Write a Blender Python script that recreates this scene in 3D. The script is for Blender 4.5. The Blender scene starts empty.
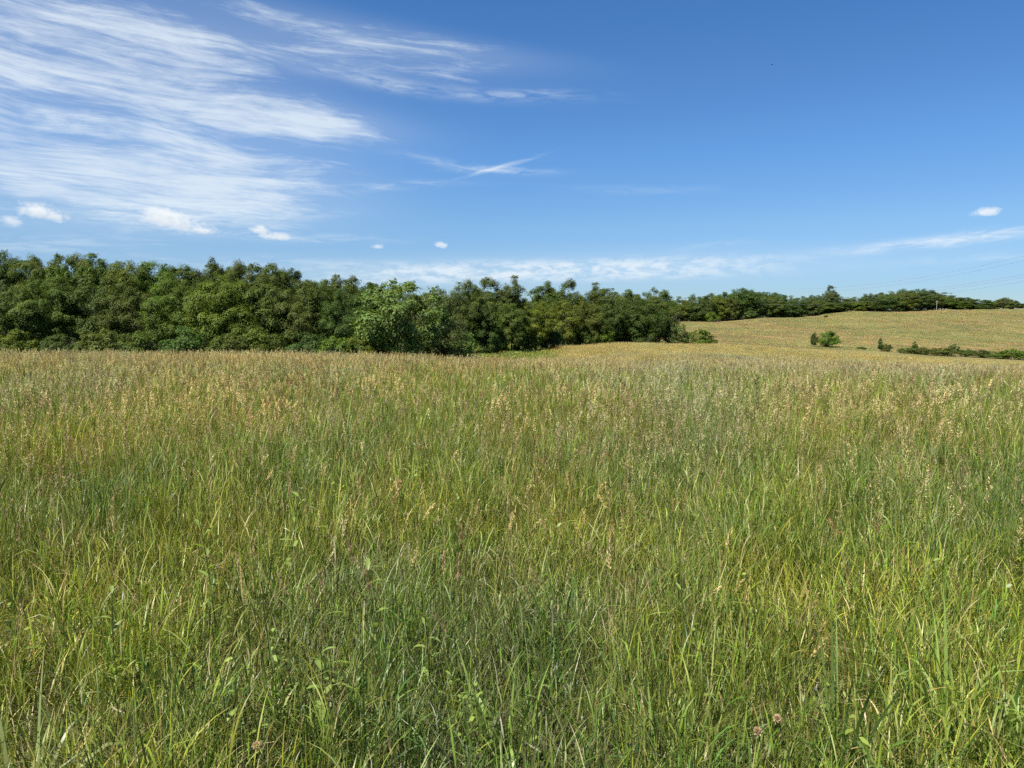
import bpy, bmesh, math, random
import numpy as np
from mathutils import Vector, noise as mnoise

R = math.radians
SC = bpy.context.scene
COL = SC.collection
rng = np.random.default_rng(11)
random.seed(11)

# ------------------------------------------------------------------ camera, sky, sun, exposure
EYE, FPX, HOR = 1.65, 731.0, 312.0
PITCH = math.atan((384 - HOR) / FPX)
cam = bpy.data.cameras.new('camera')
cam_o = bpy.data.objects.new('camera', cam); COL.objects.link(cam_o)
cam.sensor_width = 36.0
cam.lens = 36.0 * FPX / 1024.0
cam.clip_start, cam.clip_end = 0.05, 40000
cam_o.location = (0, 0, EYE)
cam_o.rotation_euler = (math.pi / 2 - PITCH, 0, 0)
SC.camera = cam_o

SUN_EL, SUN_AZ = 58.0, -136.0          # degrees; azimuth from +Y (view) towards +X
SUN_STRENGTH, SKY_STRENGTH, EXPOSURE = 5.0, 0.080, 1.05
vs = SC.view_settings
vs.view_transform, vs.look, vs.gamma, vs.exposure = 'Standard', 'None', 1.0, EXPOSURE
vs.use_curve_mapping = False
SC.cycles.use_denoising = False
SC.cycles.use_adaptive_sampling = True
SC.cycles.adaptive_threshold = 0.018
SC.cycles.adaptive_min_samples = 24
SC.cycles.max_bounces = 5
SC.cycles.diffuse_bounces = 2
SC.cycles.glossy_bounces = 2
SC.cycles.transmission_bounces = 2
SC.cycles.transparent_max_bounces = 8
SC.cycles.sample_clamp_indirect = 6

sd = bpy.data.lights.new('sun', 'SUN'); sd.energy = SUN_STRENGTH
sd.angle = R(0.53); sd.color = (1.0, 0.955, 0.88)
so = bpy.data.objects.new('sun', sd); COL.objects.link(so)
sun_dir = Vector((math.sin(R(SUN_AZ)) * math.cos(R(SUN_EL)), math.cos(R(SUN_AZ)) * math.cos(R(SUN_EL)), math.sin(R(SUN_EL))))
so.rotation_euler = sun_dir.to_track_quat('Z', 'Y').to_euler()


class NT:
    """small helper for building node trees"""
    def __init__(self, tree): self.t = tree; self.n = tree.nodes; self.l = tree.links
    def node(self, kind, **kw):
        n = self.n.new(kind)
        for k, v in kw.items(): setattr(n, k, v)
        return n
    def set(self, sock, v):
        if isinstance(v, bpy.types.NodeSocket): self.l.new(v, sock)
        elif v is not None: sock.default_value = v
    def m(self, op, a, b=None, c=None, clamp=False):
        n = self.node('ShaderNodeMath', operation=op, use_clamp=clamp)
        self.set(n.inputs[0], a); self.set(n.inputs[1], b); self.set(n.inputs[2], c)
        return n.outputs[0]
    def mix(self, f, a, b, blend='MIX'):
        n = self.node('ShaderNodeMix', data_type='RGBA', blend_type=blend)
        self.set(n.inputs[0], f); self.set(n.inputs[6], a); self.set(n.inputs[7], b)
        return n.outputs[2]
    def comb(self, x, y, z=0.0):
        n = self.node('ShaderNodeCombineXYZ')
        for i, v in enumerate((x, y, z)): self.set(n.inputs[i], v)
        return n.outputs[0]
    def noise(self, vec, scale, detail=4, rough=0.55, dist=0.0, lac=2.0):
        n = self.node('ShaderNodeTexNoise')
        self.set(n.inputs['Vector'], vec); n.inputs['Scale'].default_value = scale
        n.inputs['Detail'].default_value = detail; n.inputs['Roughness'].default_value = rough
        n.inputs['Distortion'].default_value = dist; n.inputs['Lacunarity'].default_value = lac
        return n.outputs[0]
    def smooth(self, v, lo, hi, a=0.0, b=1.0):
        n = self.node('ShaderNodeMapRange', interpolation_type='SMOOTHSTEP')
        for i, x in enumerate((v, lo, hi, a, b)): self.set(n.inputs[i], x)
        return n.outputs[0]


def build_world():
    w = bpy.data.worlds.new('World'); SC.world = w; w.use_nodes = True
    T = NT(w.node_tree); T.n.clear()
    sky = T.node('ShaderNodeTexSky', sky_type='NISHITA')
    sky.sun_disc = False; sky.sun_elevation = R(SUN_EL); sky.sun_rotation = R(SUN_AZ)
    sky.altitude = 200; sky.air_density = 0.7; sky.dust_density = 0.0; sky.ozone_density = 3.0
    tc = T.node('ShaderNodeTexCoord')
    sp = T.node('ShaderNodeSeparateXYZ'); T.l.new(tc.outputs['Generated'], sp.inputs[0])
    x, y, z = sp.outputs
    az = T.m('ARCTAN2', x, y)
    el = T.m('ARCSINE', z)

    def rot(a0, e0, ang):
        """coordinates along and across a streak of the given tilt, centred on one direction"""
        c, s = math.cos(ang), math.sin(ang)
        da = T.m('SUBTRACT', az, a0); de = T.m('SUBTRACT', el, e0)
        u = T.m('ADD', T.m('MULTIPLY', da, c), T.m('MULTIPLY', de, s))
        v = T.m('SUBTRACT', T.m('MULTIPLY', de, c), T.m('MULTIPLY', da, s))
        return u, v

    def ae(px, py):
        """azimuth and elevation of a place in the sky"""
        d = ray(px, py)
        return math.atan2(d[0], d[1]), math.asin(d[2] / np.linalg.norm(d))

    def gauss(u, v, lu, lv, p=2.0):
        q = T.m('ADD', T.m('POWER', T.m('ABSOLUTE', T.m('DIVIDE', u, lu)), p), T.m('POWER', T.m('ABSOLUTE', T.m('DIVIDE', v, lv)), p))
        return T.m('EXPONENT', T.m('MULTIPLY', q, -1.0))

    def total(parts):
        a = parts[0]
        for b in parts[1:]: a = T.m('ADD', a, b)
        return a

    # --- the wide cirrus sheet on the left: streaks drawn out along the wind
    a0, e0 = ae(90, 130)
    u, v = rot(a0, e0, R(-4.5))
    warp = T.noise(T.comb(T.m('MULTIPLY', u, 2.2), T.m('MULTIPLY', v, 5.0), 4.0), 1.0, 3, 0.5)
    v2 = T.m('ADD', v, T.m('MULTIPLY', T.m('SUBTRACT', warp, 0.5), 0.075))
    st1 = T.noise(T.comb(T.m('MULTIPLY', u, 3.0), T.m('MULTIPLY', v2, 34.0), 1.3), 1.0, 8, 0.66, 0.35)
    st2 = T.noise(T.comb(T.m('MULTIPLY', u, 9.0), T.m('MULTIPLY', v2, 85.0), 7.7), 1.0, 5, 0.7, 0.5)
    cloudy = T.noise(T.comb(T.m('MULTIPLY', u, 8.0), T.m('MULTIPLY', v2, 16.0), 2.2), 1.0, 6, 0.62, 0.6)
    tex = T.m('ADD', T.m('MULTIPLY', st1, 0.50), T.m('ADD', T.m('MULTIPLY', st2, 0.29), T.m('MULTIPLY', cloudy, 0.24)))
    def g(px, py, lu, lv, tilt):
        b0, f0 = ae(px, py); uu, w_ = rot(b0, f0, R(tilt)); return gauss(uu, w_, lu, lv)
    sheet = total([T.m('MULTIPLY', g(0, 165, 0.42, 0.115, -3), 0.88), T.m('MULTIPLY', g(60, 55, 0.42, 0.075, -6), 0.62), T.m('MULTIPLY', g(120, 18, 0.36, 0.022, -5), 0.5), T.m('MULTIPLY', g(430, 48, 0.20, 0.016, -5), 0.30),
                   T.m('MULTIPLY', g(270, 112, 0.17, 0.022, -5), 0.65), T.m('MULTIPLY', g(210, 185, 0.20, 0.045, -3), 0.55),
                   T.m('MULTIPLY', g(330, 28, 0.40, 0.036, -7), 0.55)])
    lo = T.m('SUBTRACT', 0.66, T.m('MULTIPLY', T.m('MINIMUM', sheet, 1.1), 0.235))
    cirrus = T.m('MULTIPLY', T.smooth(tex, lo, T.m('ADD', lo, 0.20)), T.smooth(sheet, 0.0, 0.6))
    cirrus = T.m('MULTIPLY', cirrus, 0.60)
    # --- thin veil behind
    veil = T.m('MULTIPLY', T.smooth(sheet, 0.15, 1.1), 0.20)

    # --- separate wisps
    def wisp(px, py, lpx, wpx, tilt, amount, k=22, ks=1.0):
        b0, f0 = ae(px, py)
        uu, w_ = rot(b0, f0, R(tilt))
        n = T.noise(T.comb(T.m('MULTIPLY', uu, k * ks), T.m('MULTIPLY', w_, k * 6.0), px * 0.37), 1.0, 5, 0.66, 0.5)
        n2 = T.noise(T.comb(T.m('MULTIPLY', uu, 9.0), T.m('MULTIPLY', w_, 9.0), py * 0.71), 1.0, 1, 0.5)
        w2 = T.m('ADD', w_, T.m('MULTIPLY', T.m('SUBTRACT', n2, 0.5), wpx / FPX * 2.0))
        env = gauss(uu, w2, lpx / FPX, wpx / FPX)
        return T.m('MULTIPLY', T.m('MULTIPLY', env, T.smooth(n, 0.34, 0.66)), amount)
    w_list = [wisp(385, 83, 70, 6, -6, 0.34), wisp(510, 94, 66, 5, -2, 0.34), wisp(440, 70, 40, 3, 0, 0.22),
              wisp(505, 171, 42, 3, -1, 0.55), wisp(498, 168, 34, 1.7, 15, 0.6), wisp(445, 163, 40, 4, -8, 0.26), wisp(395, 186, 55, 3.5, 3, 0.30),
              wisp(640, 190, 60, 4, -2, 0.14), wisp(975, 238.5, 90, 4.5, 4.5, 0.72), wisp(890, 244, 60, 3, 4, 0.32), wisp(715, 245, 30, 3, 6, 0.26),
              wisp(970, 259, 60, 4, 3, 0.22), wisp(120, 213, 40, 10, 0, 0.4), wisp(215, 225, 60, 9, 4, 0.26),
              wisp(300, 264, 120, 7, 0, 0.2), wisp(40, 246, 60, 8, 2, 0.28), wisp(330, 238, 70, 3.5, 0, 0.26), wisp(262, 215, 70, 5, 3, 0.28)]
    wisps = total(w_list)
    # --- low broken bank above the far trees
    b0, f0 = ae(545, 271)
    uu, w_ = rot(b0, f0, R(1.2))
    bn = T.noise(T.comb(T.m('MULTIPLY', uu, 30.0), T.m('MULTIPLY', w_, 95.0), 3.1), 1.0, 7, 0.66, 0.3)
    bank = T.m('MULTIPLY', gauss(uu, w_, 215 / FPX, 10.5 / FPX, 4.0), T.smooth(bn, 0.38, 0.62))
    bank = T.m('MULTIPLY', bank, 0.62)
    bank2 = T.m('MULTIPLY', gauss(uu, w_, 300 / FPX, 16 / FPX, 2.0), 0.26)

    # --- fair weather puffs: lumpy tops, flatter feet
    pn = T.noise(T.comb(T.m('MULTIPLY', az, 70.0), T.m('MULTIPLY', el, 95.0), 5.5), 1.0, 7, 0.66, 0.3)
    pw = T.m('SUBTRACT', pn, 0.5)
    puff, shade = None, None
    for (px, py, w, h, tilt) in ((162, 218, 19, 13, -4), (178, 223.5, 25, 12, -12), (203, 231, 16, 5.5, -6), (38, 213.5, 20, 9.5, -4), (53, 217, 14, 7.5, -4), (12, 222, 10, 6, 0),
                                 (260, 231, 13, 5.5, -14), (275, 237, 15, 5.5, -4), (378, 247, 8.0, 3.6, -3), (441, 245.5, 8.0, 4.0, -8), (986, 213, 12, 4.6, 4)):
        b0, f0 = ae(px, py); uu, w_ = rot(b0, f0, R(tilt))
        up = T.m('DIVIDE', w_, h / FPX)
        dn = T.m('MULTIPLY', T.m('MINIMUM', up, 0.0), 0.6)
        up2 = T.m('ADD', up, dn)
        q = T.m('SQRT', T.m('ADD', T.m('POWER', T.m('DIVIDE', uu, w / FPX), 2.0), T.m('MULTIPLY', up2, up2)))
        d = T.m('ADD', T.m('SUBTRACT', 0.92, q), T.m('MULTIPLY', pw, 2.1))
        al = T.m('MULTIPLY', T.m('MULTIPLY', T.smooth(d, -0.15, 0.75), T.smooth(q, 1.7, 1.0)), 1.0 if w > 12 else (0.85 if w == 12 else 0.72))
        puff = al if puff is None else T.m('MAXIMUM', puff, al)
        sh = T.m('MULTIPLY', al, T.smooth(T.m('ADD', up, T.m('MULTIPLY', pw, 2.0)), 0.55, -0.6))
        shade = sh if shade is None else T.m('MAXIMUM', shade, sh)

    cov = T.m('MINIMUM', total([cirrus, veil, wisps, bank, bank2]), 0.9)
    # deeper blue overhead and a dimmer horizon than the plain model, as in this clear dry air
    cr = T.node('ShaderNodeValToRGB'); T.l.new(T.m('DIVIDE', el, 0.5), cr.inputs[0])
    stops = []
    for px, py, c in ((840, 300, (0.37, 0.45, 0.53)), (840, 280, (0.41, 0.50, 0.60)), (840, 220, (0.545, 0.68, 0.745)), (700, 150, (0.50, 0.755, 0.915)), (700, 80, (0.47, 0.74, 0.94)), (700, 9, (0.42, 0.75, 0.985))):
        stops.append((max(0.0, ae(px, py)[1] / 0.5), c))
    while len(cr.color_ramp.elements) < len(stops): cr.color_ramp.elements.new(0.5)
    for e_, (p_, c) in zip(cr.color_ramp.elements, stops): e_.position = p_; e_.color = (*c, 1)
    base = T.mix(1.0, sky.outputs[0], cr.outputs[0], 'MULTIPLY')
    cl = T.mix(cov, base, (4.9, 5.45, 5.9, 1))
    pc = T.mix(T.m('MULTIPLY', shade, 0.75), (5.6, 5.85, 6.0, 1), (3.5, 4.1, 4.7, 1))
    cl = T.mix(T.m('MULTIPLY', puff, 0.90), cl, pc)
    bg = T.node('ShaderNodeBackground'); out = T.node('ShaderNodeOutputWorld')
    T.l.new(cl, bg.inputs[0])
    bg.inputs[1].default_value = SKY_STRENGTH
    T.l.new(bg.outputs[0], out.inputs[0])


def ray(px, py):
    c, s = math.cos(PITCH), math.sin(PITCH)
    a, b = (px - 512) / FPX, (384 - py) / FPX
    return np.array((a, c + b * s, -s + b * c))


def at(px, py, Y):
    d = ray(px, py)
    return np.array((0, 0, EYE)) + d * (Y / d[1])


build_world()

# ------------------------------------------------------------------ object helpers
def tag(o, label=None, cat=None, group=None, kind=None):
    if label: o['label'] = label
    if cat: o['category'] = cat
    if group: o['group'] = group
    if kind: o['kind'] = kind
    return o


def mesh_np(name, verts, faces, col=None, smooth=False, mat=None, extra=None):
    """faces: (n,k) int array or list of such arrays"""
    me = bpy.data.meshes.new(name)
    fl = faces if isinstance(faces, list) else [faces]
    fl = [f for f in fl if f is not None and len(f)]
    verts = np.asarray(verts, dtype=np.float32)
    nl = sum(f.size for f in fl); npoly = sum(len(f) for f in fl)
    me.vertices.add(len(verts)); me.vertices.foreach_set('co', verts.ravel())
    if npoly:
        me.loops.add(nl); me.polygons.add(npoly)
        me.loops.foreach_set('vertex_index', np.concatenate([f.ravel() for f in fl]).astype(np.int32))
        sizes = np.concatenate([np.full(len(f), f.shape[1]) for f in fl])
        me.polygons.foreach_set('loop_start', np.concatenate([[0], np.cumsum(sizes)[:-1]]).astype(np.int32))
        if smooth: me.polygons.foreach_set('use_smooth', np.ones(npoly, dtype=bool))
    if col is not None:
        a = me.attributes.new('col', 'FLOAT_COLOR', 'POINT')
        c4 = np.ones((len(verts), 4), dtype=np.float32); c4[:, :3] = col
        a.data.foreach_set('color', c4.ravel())
    me.update(calc_edges=True)
    if mat: me.materials.append(mat)
    return me


def obj(name, me, parent=None, loc=None):
    o = bpy.data.objects.new(name, me); COL.objects.link(o)
    if parent is not None: o.parent = parent
    if loc is not None: o.location = loc
    return o


def empty(name, loc, rz=0.0):
    o = bpy.data.objects.new(name, None); COL.objects.link(o)
    o.empty_display_size = 0.3
    o.location = loc; o.rotation_euler = (0, 0, rz)
    return o


def tube(paths, sides=6):
    """paths: list of (points, radii) -> verts, quads"""
    V, F, off = [], [], 0
    for pts, rad in paths:
        pts = np.asarray(pts, float); n = len(pts)
        tan = np.gradient(pts, axis=0); tan /= np.linalg.norm(tan, axis=1)[:, None] + 1e-9
        ref = np.array((0.31, 0.95, 0.05)) if abs(tan[0][2]) > 0.8 else np.array((0, 0, 1.0))
        a = np.cross(tan, ref); a /= np.linalg.norm(a, axis=1)[:, None] + 1e-9
        b = np.cross(tan, a)
        th = np.linspace(0, 2 * math.pi, sides, endpoint=False)
        ring = pts[:, None, :] + np.asarray(rad)[:, None, None] * (np.cos(th)[None, :, None] * a[:, None, :] + np.sin(th)[None, :, None] * b[:, None, :])
        V.append(ring.reshape(-1, 3))
        i = np.arange(n - 1)[:, None] * sides; j = np.arange(sides)[None, :]; k = (j + 1) % sides
        q = np.stack([i + j, i + k, i + sides + k, i + sides + j], -1).reshape(-1, 4) + off
        F.append(q); off += n * sides
    return np.concatenate(V), np.concatenate(F)


# value noise on a lattice (numpy)
_NT = np.random.default_rng(5).random((256, 256))
def vnoise(x, y, s, seed=0):
    x = np.asarray(x) / s + seed * 17.3 + 1000.0; y = np.asarray(y) / s + seed * 9.1 + 1000.0
    xi = np.floor(x).astype(int); yi = np.floor(y).astype(int)
    fx = x - xi; fy = y - yi; fx = fx * fx * (3 - 2 * fx); fy = fy * fy * (3 - 2 * fy)
    g = lambda a, b: _NT[a % 256, b % 256]
    return (g(xi, yi) * (1 - fx) + g(xi + 1, yi) * fx) * (1 - fy) + (g(xi, yi + 1) * (1 - fx) + g(xi + 1, yi + 1) * fx) * fy
def fbm(x, y, s, seed=0, o=3):
    t, a, n = 0, 0.5, 0
    for k in range(o): t = t + a * vnoise(x, y, s / 2 ** k, seed + k); n += a; a *= 0.5
    return t / n


# ------------------------------------------------------------------ materials
def leafy_material(name, trans=0.35, rough=0.5, spec=0.3, use_tint=False, use_obj=False):
    m = bpy.data.materials.new(name); m.use_nodes = True
    T = NT(m.node_tree); T.n.clear()
    a = T.node('ShaderNodeAttribute', attribute_name='col')
    c = a.outputs['Color']
    if use_tint:
        b = T.node('ShaderNodeAttribute', attribute_name='tint', attribute_type='INSTANCER')
        c = T.mix(1.0, c, b.outputs['Color'], 'MULTIPLY')
        gm = T.node('ShaderNodeNewGeometry')
        pn = T.noise(gm.outputs['Position'], 0.30, 2, 0.6)
        pf = T.noise(gm.outputs['Position'], 1.3, 1, 0.5)
        wm = T.m('ADD', T.m('MULTIPLY', pn, 0.7), T.m('MULTIPLY', pf, 0.3))
        c = T.mix(1.0, c, T.mix(T.smooth(wm, 0.36, 0.62), (0.90, 0.98, 1.05, 1), (1.16, 1.06, 0.86, 1)), 'MULTIPLY')
    if use_obj:
        b = T.node('ShaderNodeObjectInfo')
        c = T.mix(1.0, c, b.outputs['Color'], 'MULTIPLY')
    p = T.node('ShaderNodeBsdfPrincipled'); p.inputs['Roughness'].default_value = rough
    p.inputs['Specular IOR Level'].default_value = spec
    T.l.new(c, p.inputs['Base Color'])
    t = T.node('ShaderNodeBsdfTranslucent')
    tcol = T.mix(1.0, c, (1.12, 1.25, 0.5, 1), 'MULTIPLY'); T.l.new(tcol, t.inputs[0])
    mx = T.node('ShaderNodeMixShader'); mx.inputs[0].default_value = trans
    T.l.new(p.outputs[0], mx.inputs[1]); T.l.new(t.outputs[0], mx.inputs[2])
    o = T.node('ShaderNodeOutputMaterial'); T.l.new(mx.outputs[0], o.inputs[0])
    return m


def bark_material(name, c1, c2):
    m = bpy.data.materials.new(name); m.use_nodes = True
    T = NT(m.node_tree); p = T.n['Principled BSDF']
    tc = T.node('ShaderNodeTexCoord')
    mp = T.node('ShaderNodeMapping'); mp.inputs['Scale'].default_value = (9, 9, 1.2)
    T.l.new(tc.outputs['Object'], mp.inputs[0])
    n = T.noise(mp.outputs[0], 1.5, 6, 0.65)
    T.l.new(T.mix(T.smooth(n, 0.35, 0.65), (*c1, 1), (*c2, 1)), p.inputs['Base Color'])
    p.inputs['Roughness'].default_value = 0.9
    bp = T.node('ShaderNodeBump'); bp.inputs['Strength'].default_value = 0.6
    T.l.new(n, bp.inputs['Height']); T.l.new(bp.outputs[0], p.inputs['Normal'])
    return m


def plain_material(name, c, rough=0.6, metal=0.0, spec=0.4):
    m = bpy.data.materials.new(name); m.use_nodes = True
    T = NT(m.node_tree); p = T.n['Principled BSDF']
    tc = T.node('ShaderNodeTexCoord'); n = T.noise(tc.outputs['Object'], 6.0, 4, 0.6)
    d = tuple(v * 0.7 for v in c)
    T.l.new(T.mix(n, (*d, 1), (*c, 1)), p.inputs['Base Color'])
    p.inputs['Roughness'].default_value = rough; p.inputs['Metallic'].default_value = metal
    p.inputs['Specular IOR Level'].default_value = spec
    return m


M_GRASS = leafy_material('meadow_blades', 0.30, 0.42, 0.32, use_tint=True)
M_LEAF = leafy_material('tree_leaves', 0.28, 0.6, 0.15, use_obj=True)
M_WEED = leafy_material('weed_leaves', 0.42, 0.4, 0.4)
M_BARK = bark_material('bark', (0.055, 0.045, 0.035), (0.16, 0.14, 0.115))
M_DEADWOOD = bark_material('dead_wood', (0.22, 0.21, 0.20), (0.42, 0.41, 0.40))
M_WIRE = plain_material('weathered_wire', (0.30, 0.31, 0.32), 0.45, 0.6)
M_POLE = bark_material('weathered_pole', (0.20, 0.18, 0.15), (0.30, 0.27, 0.23))
M_BIRD = plain_material('dark_feathers', (0.02, 0.02, 0.022), 0.6)

# ------------------------------------------------------------------ terrain: a smooth surface through surveyed spots
def gtop(px, py, Y, gh):
    p = at(px, py, Y); return (p[0], p[1], p[2] - gh)

CP = [(0, 0, 0), (-4, 1, 0.0), (4, 1, 0.0), (0, -12, 0.1), (-14, -8, 0.1), (14, -8, 0.1), (0, 5, -0.08), (-5, 7, -0.1), (5, 7, -0.12),
      (-40, 0, -0.2), (40, 0, -0.6), (0, -60, 0), (-60, -60, 0), (60, -60, -0.5),
      (0, 15, -0.38), (-11, 16, -0.36), (11, 16, -0.5), (-26, 18, -0.5), (26, 18, -0.9)]
for px in (-180, 0, 150, 300, 420): CP.append(gtop(px, 354.5, 41, 1.10))
CP += [gtop(480, 357, 41, 1.05), gtop(560, 361, 41, 1.05), gtop(700, 363, 41, 0.8), gtop(850, 366, 41, 0.85), gtop(1024, 370, 41, 0.85), gtop(1200, 373, 41, 0.85)]
for px in (-180, 0, 150, 300): CP += [gtop(px, 362, 55, 1.0), gtop(px, 362, 78, 0), gtop(px, 352, 110, 0)]
CP += [gtop(400, 361, 55, 1.05), gtop(400, 360, 75, 0.3), gtop(450, 357.5, 82, 0.4), gtop(500, 351, 95, 0.4), gtop(500, 358.5, 68, 0.8), gtop(470, 361, 60, 1.05), gtop(530, 357.5, 62, 1.0)]
CP += [gtop(560, 347, 102, 0.6), gtop(560, 354, 75, 0.75), gtop(610, 343, 112, 0.75), gtop(610, 351, 75, 0.6), gtop(710, 344, 112, 0.8), gtop(710, 352, 75, 0.6),
       gtop(800, 349, 112, 1.0), gtop(800, 357, 72, 0.8), gtop(910, 356, 105, 1.0), gtop(910, 361, 70, 0.8), gtop(1024, 363, 95, 1.0), gtop(1180, 370, 90, 1.0)]
# valley behind the crest
CP += [gtop(560, 350, 150, 0), gtop(650, 352, 150, 0), gtop(720, 352, 150, 0), gtop(830, 354, 155, 0), gtop(930, 358, 150, 0), gtop(1024, 364, 145, 0), gtop(1180, 368, 140, 0)]
# the far hillside
for px, p1, p2, Yt in ((690, 339, 322, 330), (760, 341, 318, 350), (850, 345, 311.5, 380), (940, 349, 309.5, 410), (1024, 352.5, 310, 420), (1180, 354, 309.5, 420)):
    Ym = 205; ymid = p1 * 0.45 + p2 * 0.55
    CP += [gtop(px, p1, Ym, 0), gtop(px, ymid, Ym + (Yt - Ym) * 0.5, 0), gtop(px, p2, Yt, 0), gtop(px, p2 + 0.4, Yt + 60, 0)]
CP += [gtop(1000, 309, 520, 0), gtop(1100, 309, 560, 0), gtop(1010, 308.5, 800, 0), gtop(900, 310, 800, 0), gtop(600, 322, 330, 0), gtop(560, 330, 220, 0), gtop(300, 330, 250, 0), gtop(0, 330, 250, 0), gtop(-180, 340, 200, 0)]
CP += [(x, y, 5.0) for x, y in ((-600, 800), (0, 900), (-900, 100), (-2500, 2500), (0, 3000), (2500, 3000), (1500, 800), (4000, 0), (-4000, 0), (900, -300), (0, -900), (-900, -600), (4000, 5000), (-4000, 5000), (0, 6000))]
CP += [(180, 40, -6), (400, 100, -4), (-120, 40, -2.5), (-250, 60, -2)]
CP = np.array(CP)
wp = lambda x: np.arcsinh(np.asarray(x, float) / 15.0)
_P = np.stack([wp(CP[:, 0]), wp(CP[:, 1])], 1)
def _U(r2): return 0.5 * r2 * np.log(r2 + 1e-12)
_n = len(CP)
_D = ((_P[:, None] - _P[None]) ** 2).sum(-1)
_A = np.zeros((_n + 3, _n + 3)); _A[:_n, :_n] = _U(_D) + np.eye(_n) * 0.0015
_A[:_n, _n] = 1; _A[:_n, _n + 1:] = _P; _A[_n, :_n] = 1; _A[_n + 1:, :_n] = _P.T
_W = np.linalg.solve(_A, np.concatenate([CP[:, 2], [0, 0, 0]]))
def H(x, y):
    x = np.atleast_1d(np.asarray(x, float)); y = np.atleast_1d(np.asarray(y, float)); sh = np.broadcast(x, y).shape
    x, y = np.broadcast_to(x, sh).ravel(), np.broadcast_to(y, sh).ravel(); out = np.empty(x.size)
    for i in range(0, x.size, 20000):
        q = np.stack([wp(x[i:i + 20000]), wp(y[i:i + 20000])], 1)
        r2 = ((q[:, None] - _P[None]) ** 2).sum(-1)
        out[i:i + 20000] = _U(r2) @ _W[:_n] + _W[_n] + q @ _W[_n + 1:]
    d = np.hypot(x, y)
    out += (fbm(x, y, 3.0, 3) - 0.5) * 0.10 * np.clip(d / 6, 0, 1) + (fbm(x, y, 28.0, 4) - 0.5) * 0.5 * np.clip((d - 120) / 100, 0, 1)
    return out.reshape(sh)
def h1(x, y): return float(H(x, y)[0])


def hit(px, py, off=0.0):
    """where the sight line through a spot meets the ground (raised by off)"""
    d = ray(px, py); Ys = np.concatenate([np.linspace(1, 60, 900), np.linspace(60, 500, 900)])
    x = d[0] / d[1] * Ys; z = EYE + d[2] / d[1] * Ys
    k = np.argmax(z < H(x, Ys) + off)
    return float(x[k]), float(Ys[k])


def build_ground():
    gx = 15 * np.sinh(np.linspace(-wp(2400.0), wp(2400.0), 340))
    gy = 15 * np.sinh(np.linspace(-wp(600.0), wp(3200.0), 400))
    X, Y = np.meshgrid(gx, gy); Z = H(X, Y)
    nx, ny = len(gx), len(gy)
    i = np.arange(ny - 1)[:, None] * nx; j = np.arange(nx - 1)[None, :]
    F = np.stack([i + j, i + j + 1, i + j + nx + 1, i + j + nx], -1).reshape(-1, 4)
    m = bpy.data.materials.new('pasture_ground'); m.use_nodes = True
    T = NT(m.node_tree); p = T.n['Principled BSDF']
    gm = T.node('ShaderNodeNewGeometry'); pos = gm.outputs['Position']
    mp = T.node('ShaderNodeMapping'); mp.inputs['Scale'].default_value = (0.55, 1.0, 1.0); mp.inputs['Rotation'].default_value = (0, 0, R(12))
    T.l.new(pos, mp.inputs[0])
    n1 = T.noise(mp.outputs[0], 0.045, 6, 0.6, 0.4)
    n2 = T.noise(mp.outputs[0], 0.15, 7, 0.72)
    n3 = T.noise(pos, 2.6, 4, 0.7)
    n4 = T.noise(pos, 0.012, 3, 0.5)
    c = T.mix(T.smooth(n1, 0.40, 0.60), (0.104, 0.102, 0.028, 1), (0.186, 0.152, 0.056, 1))
    c = T.mix(T.smooth(n2, 0.44, 0.66, 0, 0.6), c, (0.248, 0.200, 0.084, 1))
    c = T.mix(T.smooth(n2, 0.48, 0.34, 0, 0.6), c, (0.075, 0.078, 0.021, 1))
    c = T.mix(T.smooth(n3, 0.60, 0.36, 0, 0.7), c, (0.10, 0.10, 0.035, 1))
    c = T.mix(T.smooth(n4, 0.5, 0.66, 0, 0.5), c, (0.105, 0.112, 0.028, 1))
    # thatch and soil under the tall meadow
    sp = T.node('ShaderNodeSeparateXYZ'); T.l.new(pos, sp.inputs[0])
    d = T.m('SQRT', T.m('ADD', T.m('MULTIPLY', sp.outputs[0], sp.outputs[0]), T.m('MULTIPLY', sp.outputs[1], sp.outputs[1])))
    thatch = T.mix(n3, (0.045, 0.042, 0.018, 1), (0.10, 0.095, 0.040, 1))
    c = T.mix(T.smooth(d, 70.0, 120.0), thatch, c)
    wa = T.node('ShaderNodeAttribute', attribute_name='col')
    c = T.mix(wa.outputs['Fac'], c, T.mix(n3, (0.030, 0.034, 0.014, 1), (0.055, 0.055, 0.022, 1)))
    T.l.new(c, p.inputs['Base Color']); p.inputs['Roughness'].default_value = 0.95; p.inputs['Specular IOR Level'].default_value = 0.1
    bp = T.node('ShaderNodeBump'); bp.inputs['Strength'].default_value = 0.9; bp.inputs['Distance'].default_value = 0.6
    T.l.new(n2, bp.inputs['Height']); T.l.new(bp.outputs[0], p.inputs['Normal'])
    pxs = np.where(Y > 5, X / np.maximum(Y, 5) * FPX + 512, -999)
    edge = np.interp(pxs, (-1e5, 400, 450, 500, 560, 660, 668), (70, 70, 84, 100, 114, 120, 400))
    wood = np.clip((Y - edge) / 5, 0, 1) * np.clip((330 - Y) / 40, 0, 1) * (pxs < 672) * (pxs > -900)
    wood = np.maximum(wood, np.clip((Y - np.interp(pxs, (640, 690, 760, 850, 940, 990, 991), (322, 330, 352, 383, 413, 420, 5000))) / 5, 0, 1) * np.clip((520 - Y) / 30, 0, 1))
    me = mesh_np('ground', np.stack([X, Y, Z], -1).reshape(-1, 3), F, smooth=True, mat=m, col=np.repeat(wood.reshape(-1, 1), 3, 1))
    tag(obj('ground', me), 'rolling pasture ground under the tall grass', kind='structure')
build_ground()

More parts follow.
